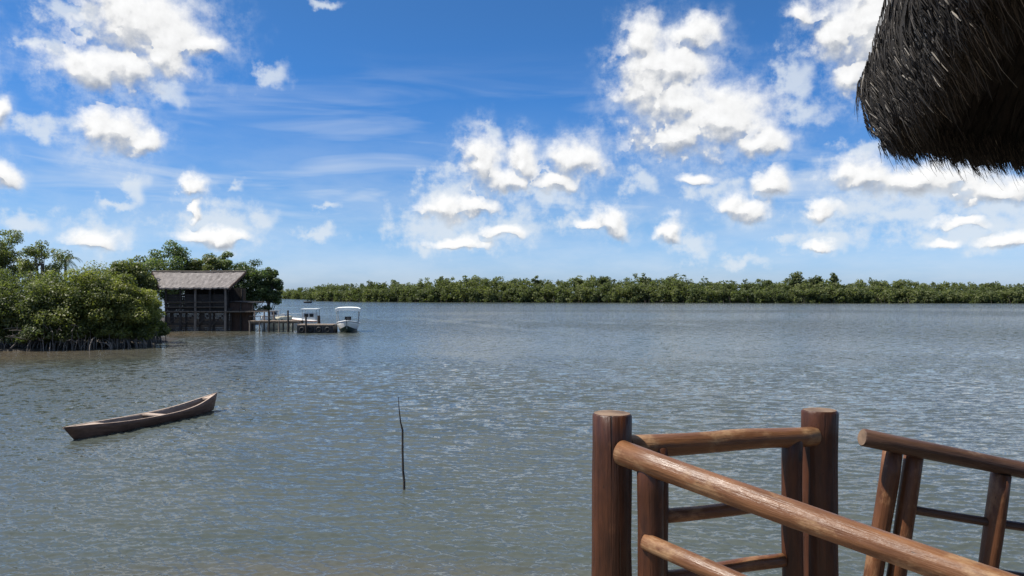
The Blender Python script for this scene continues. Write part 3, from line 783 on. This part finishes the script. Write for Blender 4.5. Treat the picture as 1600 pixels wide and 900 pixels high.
# ------------------------------------------------------------------ landing stage, pontoon and boats
def pier():
    D = 73.5
    x0, x1 = (392 - 800) / F * D, (472 - 800) / F * D
    e = empty('pier', ((x0 + x1) / 2, D, 0), 'narrow wooden pier on posts leading out from the boathouse', 'pier')
    c = (x0 + x1) / 2; z = H + (HZ - 501.5) / F * D
    m = MB(); n = 34; rng = random.Random(2)
    for k in range(n):
        x = x0 - c + (x1 - x0) * (k + .5) / n
        m.box((x, 0, z + rng.uniform(-.01, .01)), ((x1 - x0) / n - .02, 1.5, .06))
    for yy in (-.6, .6): m.beam((x0 - c, yy, z - .12), (x1 - c, yy, z - .12), .09, .16)
    m.build('deck', 'deck_board', e)
    for k in range(6):
        for yy in (-.68, .68):
            q = MB(); x = x0 - c + .15 + (x1 - x0 - .3) * k / 5
            q.tube([(x, yy, -.9), (x, yy, z + (.05 if yy < 0 else .9 if k < 3 else .1))], [.085, .075], 7); q.build('pile', 'pale_pile', e)
    r = MB()
    for zz in (.45, .9): r.tube([(x0 - c - .4, .68, z + zz), (x0 - c + .15 + (x1 - x0 - .3) * .42, .68, z + zz)], .04, 6)
    r.build('railing', 'weathered_board', e)
pier()
def pontoon():
    D = 71.5; x0, x1 = (468.5 - 800) / F * D, (524 - 800) / F * D; c = (x0 + x1) / 2
    e = empty('floating_dock', (c, D, 0), 'low dark floating dock with a pale deck beside the canopied boat', 'dock')
    zt = H + (HZ - 507.5) / F * D; L = x1 - x0
    h = MB(); h.box((0, 0, zt / 2 - .2), (L, 1.9, zt + .3)); 
    for k in range(9): h.box((-L / 2 + .2 + (L - .4) * k / 8, -.98, zt / 2 - .05), (.12, .08, zt - .05))
    h.build('hull', 'dark_hull', e)
    d = MB(); n = 16
    for k in range(n): d.box((-L / 2 + L * (k + .5) / n, 0, zt + .035), (L / n - .025, 2.0, .06))
    d.build('deck', 'deck_board', e)
    f = MB(); f.beam((-L / 2, -.99, zt - .03), (L / 2, -.99, zt - .03), .07, .10); f.build('rubbing_strake', 'weathered_board', e)
    for k in range(4):
        t = MB(); x = -L / 2 + .5 + k * (L - 1) / 3
        ring = [(x + math.cos(a) * .2, -1.06, zt * .45 + math.sin(a) * .2) for a in [6.2832 * i / 12 for i in range(13)]]
        t.tube(ring, .07, 6, False); t.build('tyre_fender', 'black_rubber', e)
pontoon()
def hull_mesh(stations, th, n=7, flare=0.6):
    """stations: (x, halfbeam, keel z, sheer z, x lean per z); returns verts/faces of a closed thin shell along x"""
    vs = []; ring = 2 * (2 * n + 1)
    for (x, b, k, s, lean) in stations:
        def sec(b, k, off=0):
            o = []
            for i in range(-n, n + 1):
                u = i / n; au = abs(u)
                y = math.copysign(b * (au ** flare), u) if u else 0
                z = k + (s - k) * (au ** (2.0))
                o.append((x + lean * (z - k), y, z))
            return o
        outer = sec(b, k); inner = sec(max(b - th, b * .35), min(k + th * 1.3, s - .02))[::-1]
        vs += outer + inner
    fs = []; ns = len(stations); mi = []
    for i in range(ns - 1):
        for j in range(ring):
            j2 = (j + 1) % ring
            fs.append((i * ring + j, (i + 1) * ring + j, (i + 1) * ring + j2, i * ring + j2))
            mi.append(0 if j < 2 * n else (1 if 2 * n < j < ring - 1 else 2))
    fs.append(tuple(range(ring))[::1]); mi.append(0)
    fs.append(tuple(range((ns - 1) * ring, ns * ring))[::-1]); mi.append(0)
    return vs, fs, mi
def fix_normals(o):
    bm = bmesh.new(); bm.from_mesh(o.data); bmesh.ops.recalc_face_normals(bm, faces=bm.faces); bm.to_mesh(o.data); bm.free()
def boat_hull(name, stations, th, mats, parent, flare=.6, smooth=True, top=None, n=7):
    v, f, mi = hull_mesh(stations, th, n=n, flare=flare)
    if top is not None:                     # painted topsides above a line on the outer skin
        ring = 2 * (2 * n + 1)
        mi = [1 if (q == 0 and abs(((i % ring) + .5) / n - 1) > top) else q for i, q in enumerate(mi[:-2])] + mi[-2:]
    m = MB(); m.add(v, f, smooth, mi); o = m.build(name, mats, parent); fix_normals(o); return o
def canopy_boat():
    D = 70.8; px = 534.5
    e = empty('motorboat', ((px - 800) / F * D, D + 2.6, 0), 'white motorboat with a flat white canopy and dark hull, moored bow on at the dock', 'boat', rz=R(-80))
    # local +x is the bow (towards the camera)
    st = []
    for t in [i / 12 for i in range(13)]:
        x = -2.4 + 4.9 * t
        b = 1.08 * (1 - max(0, (t - .45) / .55) ** 2.2 * .96); k = -.30 + .55 * max(0, (t - .6) / .4) ** 2
        s = .72 + .42 * t ** 2; st.append((x, b, k, s, .55 * max(0, (t - .7) / .3)))
    boat_hull('hull', st, .10, ['green_hull', 'white_paint', 'white_paint'], e, .55, top=.70, n=10)
    g = MB()
    for sgn in (-1, 1):
        g.tube([(x + ln * (s - k), sgn * b, s + .03) for (x, b, k, s, ln) in st], .055, 6)
    g.build('gunwale', 'white_paint', e)
    dk = MB()
    fr = [q for q in st if q[0] > .9]
    for q1, q2 in zip(fr, fr[1:]):
        a = [(q1[0] + q1[4] * (q1[3] - q1[2]), sg * q1[1] * .96, q1[3] + .02) for sg in (-1, 1)]; b = [(q2[0] + q2[4] * (q2[3] - q2[2]), sg * q2[1] * .96, q2[3] + .02) for sg in (-1, 1)]
        dk.add(a + b + [(p[0], p[1], p[2] - .05) for p in a + b], [(0, 1, 3, 2), (4, 6, 7, 5)])
    dk.build('foredeck', 'white_paint', e)
    c = MB(); c.box((-.1, 0, .95), (.7, .75, .9), taper=.8); c.build('console', 'white_paint', e)
    w = MB(); w.box((.22, 0, 1.32), (.04, .62, .32), Matrix.Rotation(R(-18), 3, 'Y')); w.build('windscreen', 'black_rubber', e)
    s = MB(); s.box((-1.0, 0, .72), (.5, 1.3, .4)); s.build('seat', 'white_canvas', e)
    for x in (-1.5, .95):
        for sg in (-1, 1):
            p = MB(); p.tube([(x, sg * .98, .8), (x, sg * 1.08, 2.22)], .035, 6); p.build('canopy_pole', 'grey_metal', e)
    # canopy: slightly arched canvas with a valance
    m = MB(); nx, ny = 8, 10; top = []
    for i in range(nx + 1):
        for j in range(ny + 1):
            u, v = i / nx, j / ny
            top.append((-1.75 + 3.0 * u, -1.2 + 2.4 * v, 2.34 + .06 * math.sin(v * math.pi) + .04 * math.sin(u * math.pi) - (.10 if j in (0, ny) else 0)))
    n = len(top); bot = [(a, b, c_ - .30) for a, b, c_ in top]; fs = []; Wd = ny + 1
    for i in range(nx):
        for j in range(ny):
            a = i * Wd + j; fs.append((a, a + Wd, a + Wd + 1, a + 1)); fs.append((n + a, n + a + 1, n + a + Wd + 1, n + a + Wd))
    for i in range(nx):
        for a in (i * Wd, i * Wd + ny): fs.append((a, a + Wd, n + a + Wd, n + a))
    for j in range(ny):
        for a in (j, nx * Wd + j): fs.append((a, a + 1, n + a + 1, n + a))
    m.add(top + bot, fs); cp = m.build('canopy', 'white_canvas', e); fix_normals(cp)
    o = MB(); o.box((-2.62, 0, .95), (.34, .34, .55), taper=.85); o.box((-2.6, 0, .3), (.14, .14, .9)); o.build('outboard_motor', 'black_rubber', e)
    b = MB(); b.box((1.15, .05, 1.28), (.25, .34, .34), taper=.8); b.build('bow_bag', 'black_rubber', e)
canopy_boat()
def cabin_boat():
    D = 79; x = (474 - 800) / F * D
    e = empty('motorboat', (x, D, 0), 'white cabin boat with a light roof moored behind the pier end', 'boat', rz=R(180))
    st = []
    for t in [i / 10 for i in range(11)]:
        xx = -1.7 + 3.4 * t; b = .85 * (1 - max(0, (t - .5) / .5) ** 2 * .95)
        st.append((xx, b, -.25 + .3 * max(0, (t - .7) / .3) ** 2, .95 + .35 * t ** 2, .4 * max(0, (t - .7) / .3)))
    boat_hull('hull', st, .08, ['white_paint', 'white_paint', 'white_paint'], e, .5)
    c = MB(); c.box((-.75, 0, 1.35), (1.4, 1.3, .75), taper=.93); c.build('cabin', 'white_paint', e)
    for (xx, yy, dx_, dy_) in ((-1.05, .66, .42, .03), (-.5, .66, .42, .03), (-.05, 0, .03, .9)):
        w = MB(); w.box((xx, yy, 1.45), (dx_, dy_, .34)); w.build('window', 'black_rubber', e)
    r = MB(); r.box((-.8, 0, 2.1), (1.75, 1.6, .10)); r.build('roof', 'white_canvas', e)
    for xx in (-1.55, -.05):
        for yy in (-.65, .65):
            p = MB(); p.tube([(xx, yy, 1.0), (xx, yy, 2.06)], .03, 6); p.build('roof_post', 'grey_metal', e)
    g = MB()
    for zz in (1.35, 1.6): g.tube([(0.1, .6, zz), (1.0, .55, zz), (1.7, .15, zz + .05)], .022, 5)
    g.build('guard_rail', 'grey_metal', e)
    s = MB(); s.tube([(q[0] + q[4] * (q[3] - q[2]), q[1] + .02, q[3] - .12) for q in st], .04, 6); s.build('stripe', 'rust_paint', e)
cabin_boat()
def open_boat():
    D = 77.5; x = (435 - 800) / F * D
    e = empty('motorboat', (x, D, 0), 'cream hulled work boat crowded with gear beside the pier', 'boat', rz=R(8))
    st = []
    for t in [i / 10 for i in range(11)]:
        xx = -1.05 + 2.1 * t; b = .7 * (1 - max(0, (t - .5) / .5) ** 2 * .9)
        st.append((xx, b, -.2, 1.30 + .15 * t ** 2, .25 * max(0, (t - .7) / .3)))
    boat_hull('hull', st, .07, ['cream_paint', 'cream_paint', 'white_paint'], e, .5)
    c = MB(); c.box((-.35, 0, 1.62), (.8, .9, .62), taper=.9); c.build('wheelhouse', 'white_paint', e)
    w = MB(); w.box((-.35, -.455, 1.68), (.5, .03, .26), Matrix.Rotation(R(-6), 3, 'X')); w.build('window', 'black_rubber', e)
    r = MB(); r.box((-.35, 0, 1.97), (1.0, 1.05, .07)); r.build('roof', 'grey_metal', e)
    b = MB(); b.box((.45, -.1, 1.46), (.42, .4, .4)); b.build('engine_box', 'white_paint', e)
    t = MB(); t.box((.85, .05, 1.48), (.3, .5, .22), taper=.6); t.build('tarpaulin', 'tarp_blue', e)
    for k in range(3):
        f = MB(); f.tube([(-.7 + k * .6, -.74, 1.1), (-.7 + k * .6, -.76, .75)], [.09, .09], 7); f.build('fender', 'black_rubber', e)
open_boat()
def dinghy():
    D = 76; x = (412.5 - 800) / F * D
    e = empty('dinghy', (x, D, 0.0), 'little white dinghy tied up at the shore end of the pier', 'boat', rz=R(-78))
    st = []
    for t in [i / 8 for i in range(9)]:
        xx = -1.0 + 2.0 * t; b = .38 * (1 - max(0, (t - .4) / .6) ** 2 * .85)
        st.append((xx, b, 0.85 - .9, 1.42 + .12 * t ** 2, .3 * max(0, (t - .6) / .4)))
    boat_hull('hull', st, .05, ['white_paint', 'white_paint', 'white_paint'], e, .5)
    m = MB(); m.box((0, 0, 1.25), (.25, .6, .05)); m.build('thwart', 'deck_board', e)
dinghy()
for i, (px, d, ty, w, lab) in enumerate((
        (420, 72.3, 485, .10, 'dark mooring post left of the cream work boat'),
        (450, 72.3, 485, .10, 'dark mooring post between the cream and the white cabin boat'),
        (478, 70.3, 494, .10, 'short mooring post rising in front of the white cabin boat'),
        (498, 73.2, 493, .16, 'stubby dark mooring post right of the white cabin boat'))):
    m = MB(); zt = H + (HZ - ty) / F * d
    m.tube([(0, 0, -.9), (.02, 0, zt * .5), (0, 0, zt)], [w, w * .95, w * .9], 8)
    o = m.build('mooring_post', 'stick_bark'); o.location = ((px - 800) / F * d, d, 0)
    tag(o, lab, 'post', 'mooring posts by the pier')
def far_skiff():
    D = 285; x = (481 - 800) / F * D
    e = empty('skiff', (x, D, 0), 'tiny dark skiff with a standing mast far off near the opposite shore', 'boat')
    st = [(-1.6 + 3.2 * t, .5 * (1 - abs(2 * t - 1) ** 2 * .85), -.1, .5 + .2 * abs(2 * t - 1), 0) for t in [i / 8 for i in range(9)]]
    boat_hull('hull', st, .06, ['dark_hull', 'dark_hull', 'dark_hull'], e, .5)
    m = MB(); m.tube([(0, 0, .1), (0, 0, 1.4)], .07, 6); m.box((0, 0, .85), (.35, .25, .45)); m.build('mast', 'dark_hull', e)
far_skiff()

# ------------------------------------------------------------------ dugout canoe
def canoe():
    A = W3(118, 686, dist_at(686)); B = W3(334, 641, dist_at(641)); A.z = B.z = 0
    c = (A + B) / 2; d = B - A; L = d.length
    e = empty('dugout_canoe', c, 'empty brown dugout canoe floating alone on the water near the left shore', 'canoe', rz=math.atan2(d.y, d.x))
    st = []
    N_ = 26
    for i in range(N_ + 1):
        t = i / N_; u = 2 * t - 1
        x = -L / 2 + L * t
        b = .43 * max(0.03, (1 - abs(u) ** 2.6)) ** .8
        k = -.10 + (.12 * max(0, u) ** 5) + .07 * max(0, -u) ** 6
        s = .262 + (.11 * max(0, -u) ** 2.2) + (.30 * max(0, u) ** 2.6)
        lean = -(.85 * max(0, (-u - .80) / .20) ** 1.3) + (.28 * max(0, (u - .8) / .2) ** 1.2)
        st.append((x, b, k, s, lean))
    boat_hull('hull', st, .055, ['canoe_wood', 'canoe_inner', 'canoe_sunlit'], e, .5)
    # solid carved end blocks (short decks) at bow and stern
    def deck(sel, name, drop):
        m = MB(); q = [s for s in st if sel(s[0])]
        top = []; 
        for s in q:
            x = s[0] + s[4] * (s[3] - s[2]); bb = max(s[1] - .02, .01)
            top.append([(x, -bb, s[3] - drop), (x, bb, s[3] - drop)])
        for a, b_ in zip(top, top[1:]):
            vs = a + b_; m.add(vs + [(p[0], p[1], p[2] - .05) for p in vs], [(0, 1, 3, 2), (4, 6, 7, 5), (0, 2, 6, 4), (1, 5, 7, 3), (0, 4, 5, 1), (2, 3, 7, 6)])
        m.build(name, 'canoe_sunlit', e)
    deck(lambda x: x < -L * .33, 'end_deck', .012)
    deck(lambda x: x > L * .42, 'end_deck', .012)
    for t in (.52,):
        m = MB(); x = -L / 2 + L * t; m.box((x, 0, .232), (.24, .80, .035)); m.build('thwart', 'canoe_sunlit', e)
canoe()

# ------------------------------------------------------------------ pole standing in the water
def stick():
    d = dist_at(765)
    pts = [(622.5, 620), (624, 640), (626.5, 660), (629, 672), (629.5, 700), (630, 735), (631.5, 752), (632, 768), (633, 800)]
    rad = [.006, .010, .014, .019, .021, .022, .024, .026, .028]
    o0 = W3(632, 765, d); o0.z = 0
    rng = random.Random(9)
    m = MB(); m.tube([W3(a, b, d) - o0 + Vector((0, rng.uniform(-.03, .03), 0)) for a, b in pts][::-1], rad[::-1], 8)
    for (i, dx_, dz_) in ((3, -.03, .05), (6, .03, .04), (4, .025, .03)):
        p = W3(*pts[i], d) - o0; m.tube([p, p + Vector((dx_, 0, dz_))], [.012, .004], 6)
    o = m.build('pole', 'stick_bark'); o.location = o0
    tag(o, 'thin crooked dark stick standing upright alone in the water', 'stick')
stick()

# ------------------------------------------------------------------ log railings
LR = random.Random(21)
def log(pts, r, n=20, seg=10, wob=.05, taper=.0):
    pts = [Vector(p) for p in pts]; a, b = pts[0], pts[-1]
    q = []
    d = (b - a); side = d.cross(Vector((0, 0, 1)) if abs(d.normalized().z) < .9 else Vector((1, 0, 0))).normalized()
    ph = LR.uniform(0, 6)
    for i in range(seg + 1):
        t = i / seg; q.append(a + d * t + side * (r * .13 * math.sin(t * 5 + ph)) + Vector((0, 0, r * .08 * math.sin(t * 7 + ph * 2))))
    rads = [r * (1 - taper * i / seg) * (1 + .018 * math.sin(i * 1.7 + ph)) for i in range(seg + 1)]
    # chamfered ends
    q = [a - d.normalized() * 0.0, a + d.normalized() * r * .12] + q[1:-1] + [b - d.normalized() * r * .12, b]
    rads = [rads[0] * .90, rads[0]] + rads[1:-1] + [rads[-1], rads[-1] * .90]
    m = MB(); m.tube(q, rads, n, True, 0, 1, wob, LR); return m
ZD = H - 1.55                                     # deck level
def railing():
    p1 = W3(955.5, 645, 2.62); p2 = W3(1280.5, 640, 3.07)
    e = empty('log_railing', (p1.x, p1.y, ZD), 'brown varnished log railing with two thick round posts at the deck corner', 'railing')
    o = Vector(e.location)
    def put(name, a, b, r, mat='log_rail', **k):
        return log([Vector(a) - o, Vector(b) - o], r, **k).build(name, [mat, 'end_grain'], e, grain=True)
    def post(p, r): put('post', (p.x, p.y, ZD - .02), p, r, 'log_post')
    post(p1, .0715); post(p2, .0705)
    zr = H - .553
    # near handrail, from the corner post towards the viewer's right
    a = W3(972, 707, 2.545); b = W3(1440, 871, 1.90); dirn = (b - a).normalized()
    put('handrail', a - dirn * .01, a + dirn * 2.6, .0425, 'log_handrail_lit', seg=18, taper=.30)
    # far handrail between the two posts
    a2 = W3(982, 697, 2.66); b2 = W3(1272, 681, 3.035); 
    put('handrail', a2, b2, .040, 'log_handrail_lit')
    # balusters
    q = a + dirn * .10
    put('baluster', (q.x + .012, q.y, ZD - .02), (q.x + .012, q.y, q.z - .01), .043, 'log_post')
    f = lambda t: a2.lerp(b2, t)
    for t in (.135, .865):
        c = f(t); put('baluster', (c.x, c.y, ZD - .02), (c.x, c.y, c.z - .005), .041, 'log_post')
    # middle and lower rails, far side
    for (y0, y1) in ((807, 786), (903, 874)):
        l0 = W3(1026, y0, 2.70); l1 = W3(1222, y1, 2.97)
        put('lower_rail', l0, l1, .0265)
    # lower rails of the near side
    for dz in (.262, .52):
        s0 = q + Vector((0, -.03, -dz)); put('lower_rail', s0 - dirn * .015, s0 + dirn * 2.4, .028, 'log_handrail_lit')
    c = a + dirn * 2.45; put('baluster', (c.x, c.y, ZD - .02), (c.x, c.y, c.z - .01), .043, 'log_post')
railing()
def ramp_railing():
    a = W3(1346, 683, 3.28); b = W3(1600, 736, 3.34); d = (b - a); u = d.normalized()
    e = empty('ramp_railing', (a.x, a.y, ZD), 'greyer slanting log handrail going down to the right on leaning balusters', 'railing')
    o = Vector(e.location)
    def put(name, p, q, r, mat='log_grey', **k):
        return log([Vector(p) - o, Vector(q) - o], r, **k).build(name, [mat, 'end_grain'], e, grain=True)
    put('handrail', a, a + u * 2.3, .0385, seg=16)
    n = Vector((0, 0, 1)) - u * u.z; n.normalize()
    n = (n + u * .0).normalized()
    for px, py in ((1394, 697), (1427, 704), (1563, 734), (1699, 764), (1735, 772)):
        p = W3(px, py + 6, 3.345)
        dn = -Vector((math.sin(R(8.6)), 0, math.cos(R(8.6))))
        put('baluster', p + dn * 1.02, p, .041, 'log_rail')
    for off, r in ((.252, .020), (.475, .020)):
        dn = -Vector((math.sin(R(8.6)), 0, math.cos(R(8.6)))) * off
        p0 = W3(1428, 708, 3.345) + dn; p1 = W3(1735, 770, 3.345) + dn
        p1.z = p0.z + (p1.z - p0.z) * .78
        put('lower_rail', p0, p1, r)
ramp_railing()
def decks():
    m = MB(); rng = random.Random(6)
    for k in range(46):
        y = -3.6 + k * .14
        m.box((1.2, y, ZD - .04 + rng.uniform(-.003, .003)), (8.2, .132, .05))
    for x in (-2.4, .2, 2.6, 5.0): m.box((x, -.45, ZD - .15), (.12, 6.3, .16))
    for x in (-2.4, .2, 2.6, 5.0):
        for y in (-3.2, 0, 2.5): m.tube([(x, y, -1), (x, y, ZD - .23)], .11, 8)
    struct(m.build('deck', 'deck_board'))
    r = MB(); a = W3(1350, 684, 3.3); sl = (W3(1600, 736, 3.34) - a).normalized()
    st = Vector((a.x - .35, 2.98, ZD - .05))
    for k in range(20):
        c = st + Vector((sl.x, 0, sl.z)) * (.15 * k) + Vector((0, .30, -.10))
        r.box(c, (.14, .9, .04), Matrix.Rotation(math.atan2(-sl.z, sl.x), 3, 'Y'))
    for y in (2.9, 3.66): r.beam(st + Vector((-.1, y - 2.98, -.18)), st + Vector((sl.x * 3.0, y - 2.98, sl.z * 3.0 - .18)), .07, .12)
    for k in (0.05, 1.5, 2.8):
        for y in (2.9, 3.66): r.tube([(st.x + sl.x * k, y, -1), (st.x + sl.x * k, y, st.z + sl.z * k - .22)], .07, 7)
    struct(r.build('ramp', 'deck_board'))
decks()

# ------------------------------------------------------------------ thatched kiosk roof
def kiosk():
    rng = np.random.default_rng(12)
    C = np.array([2.9, 1.2]); ctrl = np.array([(4.3, 4.35), (3.4, 4.0), (2.47, 3.50), (1.605, 3.08), (1.255, 2.25), (.95, 1.48), (.62, .5), (.75, -.7), (1.9, -1.9), (3.6, -2.1), (5.2, -1.0), (5.9, 1.1), (5.5, 3.2)])
    # closed Catmull-Rom-ish resample (centripetal enough for this)
    P = []; n = len(ctrl); per = 22
    for i in range(n):
        p0, p1, p2, p3 = (ctrl[(i + k) % n] for k in (-1, 0, 1, 2))
        for s in range(per):
            t = s / per
            P.append(.5 * ((2 * p1) + (-p0 + p2) * t + (2 * p0 - 5 * p1 + 4 * p2 - p3) * t ** 2 + (-p0 + 3 * p1 - 3 * p2 + p3) * t ** 3))
    P = np.array(P); M = len(P)
    dirs = (P - C); 
    dC = np.hypot(P[:, 0] - 1.57, P[:, 1] - 3.10)
    bulge = 0.01 + .035 * np.exp(-(dC / .55) ** 2)
    e = empty('thatched_roof', (C[0], C[1], ZD), 'shaggy dark thatched kiosk roof overhanging at the upper right', 'roof')
    O = np.array([C[0], C[1], ZD])
    z0 = H + .60
    prof = [  # scale(s), z, surface id ; from inside top, down to the rim, up outside to the top
        (0.0, 1.55), (.45, 1.25), (.80, .72), (.93, .30), (.975, .08), (1.0, 0.0), ('b1', .10), ('b', .25), (.985, .58), (.90, .92), (.62, 1.55), (.30, 2.05), (0.0, 2.35)]
    rings = []
    for s, z in prof:
        sc = (1 + bulge * .7) if s == 'b1' else (1 + bulge) if s == 'b' else np.full(M, s)
        xy = C + dirs * sc[:, None]
        rings.append(np.column_stack([xy, np.full(M, z0 + z)]))
    jit = rng.normal(0, .012, (len(prof), M, 3)); rings = np.array(rings) + jit
    V = rings.reshape(-1, 3) - O; fs = []
    for i in range(len(prof) - 1):
        for j in range(M): fs.append((i * M + j, i * M + (j + 1) % M, (i + 1) * M + (j + 1) % M, (i + 1) * M + j))
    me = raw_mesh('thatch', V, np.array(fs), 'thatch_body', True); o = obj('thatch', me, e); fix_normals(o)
    # straw: thin tapered stalks, vectorised
    def stalks(name, base, d0, d1, L, r, tone):
        """base (n,3); d0,d1 unit start / end directions; 4 rings of 3 verts each"""
        n = len(base); K = 4; out = []
        side = np.cross(d0, rng.normal(size=(n, 3))); side /= np.linalg.norm(side, axis=1)[:, None]
        bi = np.cross(d0, side)
        p = base.copy()
        for k in range(K):
            u = k / (K - 1); d = d0 * (1 - u) + d1 * u; d /= np.linalg.norm(d, axis=1)[:, None]
            if k: p = p + d * (L / (K - 1))[:, None]
            rr = (r * (1 - .75 * u))[:, None]
            for a in (0, 2.094, 4.189): out.append(p + side * math.cos(a) * rr + bi * math.sin(a) * rr)
        V = np.stack(out, 1).reshape(-1, 3) - O
        q = []
        for k in range(K - 1):
            for j in range(3): q.append((k * 3 + j, k * 3 + (j + 1) % 3, k * 3 + 3 + (j + 1) % 3, k * 3 + 3 + j))
        Fc = (np.arange(n)[:, None, None] * (3 * K) + np.array(q)[None]).reshape(-1, 4)
        obj(name, raw_mesh(name, V, Fc, 'thatch_strand', True, {'tone': ('FACE', 'FLOAT', np.repeat(tone, len(q)))}), e)
    def unit(a): return a / np.linalg.norm(a, axis=1)[:, None]
    # weights: most stalks on the part of the rim that faces the water and the view
    def pick(n, wts): return rng.choice(M, n, p=wts / wts.sum())
    near = np.exp(-(dC / 1.5) ** 2) + .03
    outw = unit(np.column_stack([dirs, np.zeros(M)]))
    tang = np.roll(P, -1, 0) - np.roll(P, 1, 0); tang = unit(np.column_stack([tang, np.zeros(M)]))
    # outer cover
    n = 19000
    j = pick(n, near); v = rng.uniform(5.0, 9.6, n); i0 = v.astype(int); fr = (v - i0)[:, None]
    base = rings[i0, j] * (1 - fr) + rings[np.minimum(i0 + 1, len(prof) - 1), j] * fr
    down = unit(rings[np.maximum(i0, 5), j] - rings[np.minimum(i0 + 1, len(prof) - 1), j])
    lowr = np.clip((7.6 - v) / 2.0, 0, 1)[:, None]
    SW = np.array([.70, .30, 0.0])
    d0 = unit(down + SW * .30 - outw[j] * (.02 + .28 * lowr) + tang[j] * rng.normal(0, .22, n)[:, None] + rng.normal(0, .12, (n, 3)))
    d1 = unit(d0 * .6 + np.array([0, 0, -1.0]) * .5 + SW * .25 - outw[j] * .3 * lowr + tang[j] * rng.normal(0, .25, n)[:, None])
    L = rng.uniform(.05, .13, n); L = np.where(v < 6.8, L * .55, L)
    tone = np.clip(rng.beta(1.1, 2.6, n) * .8 + (rng.random(n) < .13) * .6, 0, 1)  # shade painted as mostly dark tones, highlights as scattered pale straws
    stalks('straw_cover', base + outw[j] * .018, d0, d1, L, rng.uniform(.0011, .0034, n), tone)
    # hanging fringe along the lower edge, swept a little to the right
    n = 7000
    farside = np.exp(-((P[:, 0] - 2.2) / 1.3) ** 2) * (P[:, 1] > 1.3) + .02
    j = pick(n, farside); s = rng.uniform(.94, 1.02, n)[:, None]
    base = np.column_stack([C + dirs[j] * s, z0 + rng.uniform(-.01, .10, n)])
    sweep = np.array([.62, .25, 0.0])
    clump = np.sin(j * .9) * .5 + np.sin(j * .37 + 1) * .5
    d0 = unit(np.array([0, 0, -1.0]) + sweep * .55 + rng.normal(0, .12, (n, 3)))
    d1 = unit(np.array([0, 0, -1.0]) + sweep * rng.uniform(.6, 1.6, n)[:, None] + rng.normal(0, .13, (n, 3)))
    L = rng.uniform(.02, .062, n) * (1 + .5 * clump) + (rng.random(n) < .05) * .06
    tone = np.clip(rng.beta(1.3, 3, n) * .6 + (rng.random(n) < .04) * .5, 0, 1)
    stalks('fringe', base, d0, d1, L, rng.uniform(.0010, .0026, n), tone)
    # long thin pale ends blown to the right
    n = 220
    j = pick(n, farside); base = np.column_stack([C + dirs[j] * rng.uniform(.97, 1.02, n)[:, None], z0 + rng.uniform(0, .06, n)])
    d0 = unit(np.array([0, 0, -1.0]) + sweep * .7 + rng.normal(0, .12, (n, 3)))
    d1 = unit(np.array([0, 0, -.8]) + sweep * rng.uniform(1.0, 2.0, n)[:, None] + rng.normal(0, .12, (n, 3)))
    stalks('fringe', base, d0, d1, rng.uniform(.09, .19, n), rng.uniform(.0007, .0014, n), rng.uniform(.5, 1, n))
    # rough inner side
    n = 3500
    j = pick(n, farside + near); v = rng.uniform(2.2, 4.1, n); i0 = v.astype(int); fr = (v - i0)[:, None]
    base = rings[i0, j] * (1 - fr) + rings[i0 + 1, j] * fr
    d0 = unit(unit(rings[i0 + 1, j] - rings[i0, j]) + rng.normal(0, .15, (n, 3)) - outw[j] * .1)
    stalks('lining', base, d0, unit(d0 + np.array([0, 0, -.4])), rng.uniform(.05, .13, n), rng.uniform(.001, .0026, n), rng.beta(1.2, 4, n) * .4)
    # a few long loose pale stalks near the top
    n = 26
    j = pick(n, near); base = rings[8, j] + outw[j] * .02
    d0 = unit(np.column_stack([rng.uniform(.1, .7, n), rng.normal(0, .2, n) - .1, -rng.uniform(.3, .9, n)]))
    stalks('loose_straw', base, d0, unit(d0 + np.array([.25, 0, -.5])), rng.uniform(.2, .42, n), rng.uniform(.0018, .003, n), rng.uniform(.85, 1.0, n))
    p = MB(); p.tube([(0, 0, 0), (0, 0, z0 + 1.3 - ZD)], [.11, .09], 12); p.build('post', ['log_post', 'end_grain'], e, grain=True)
kiosk()
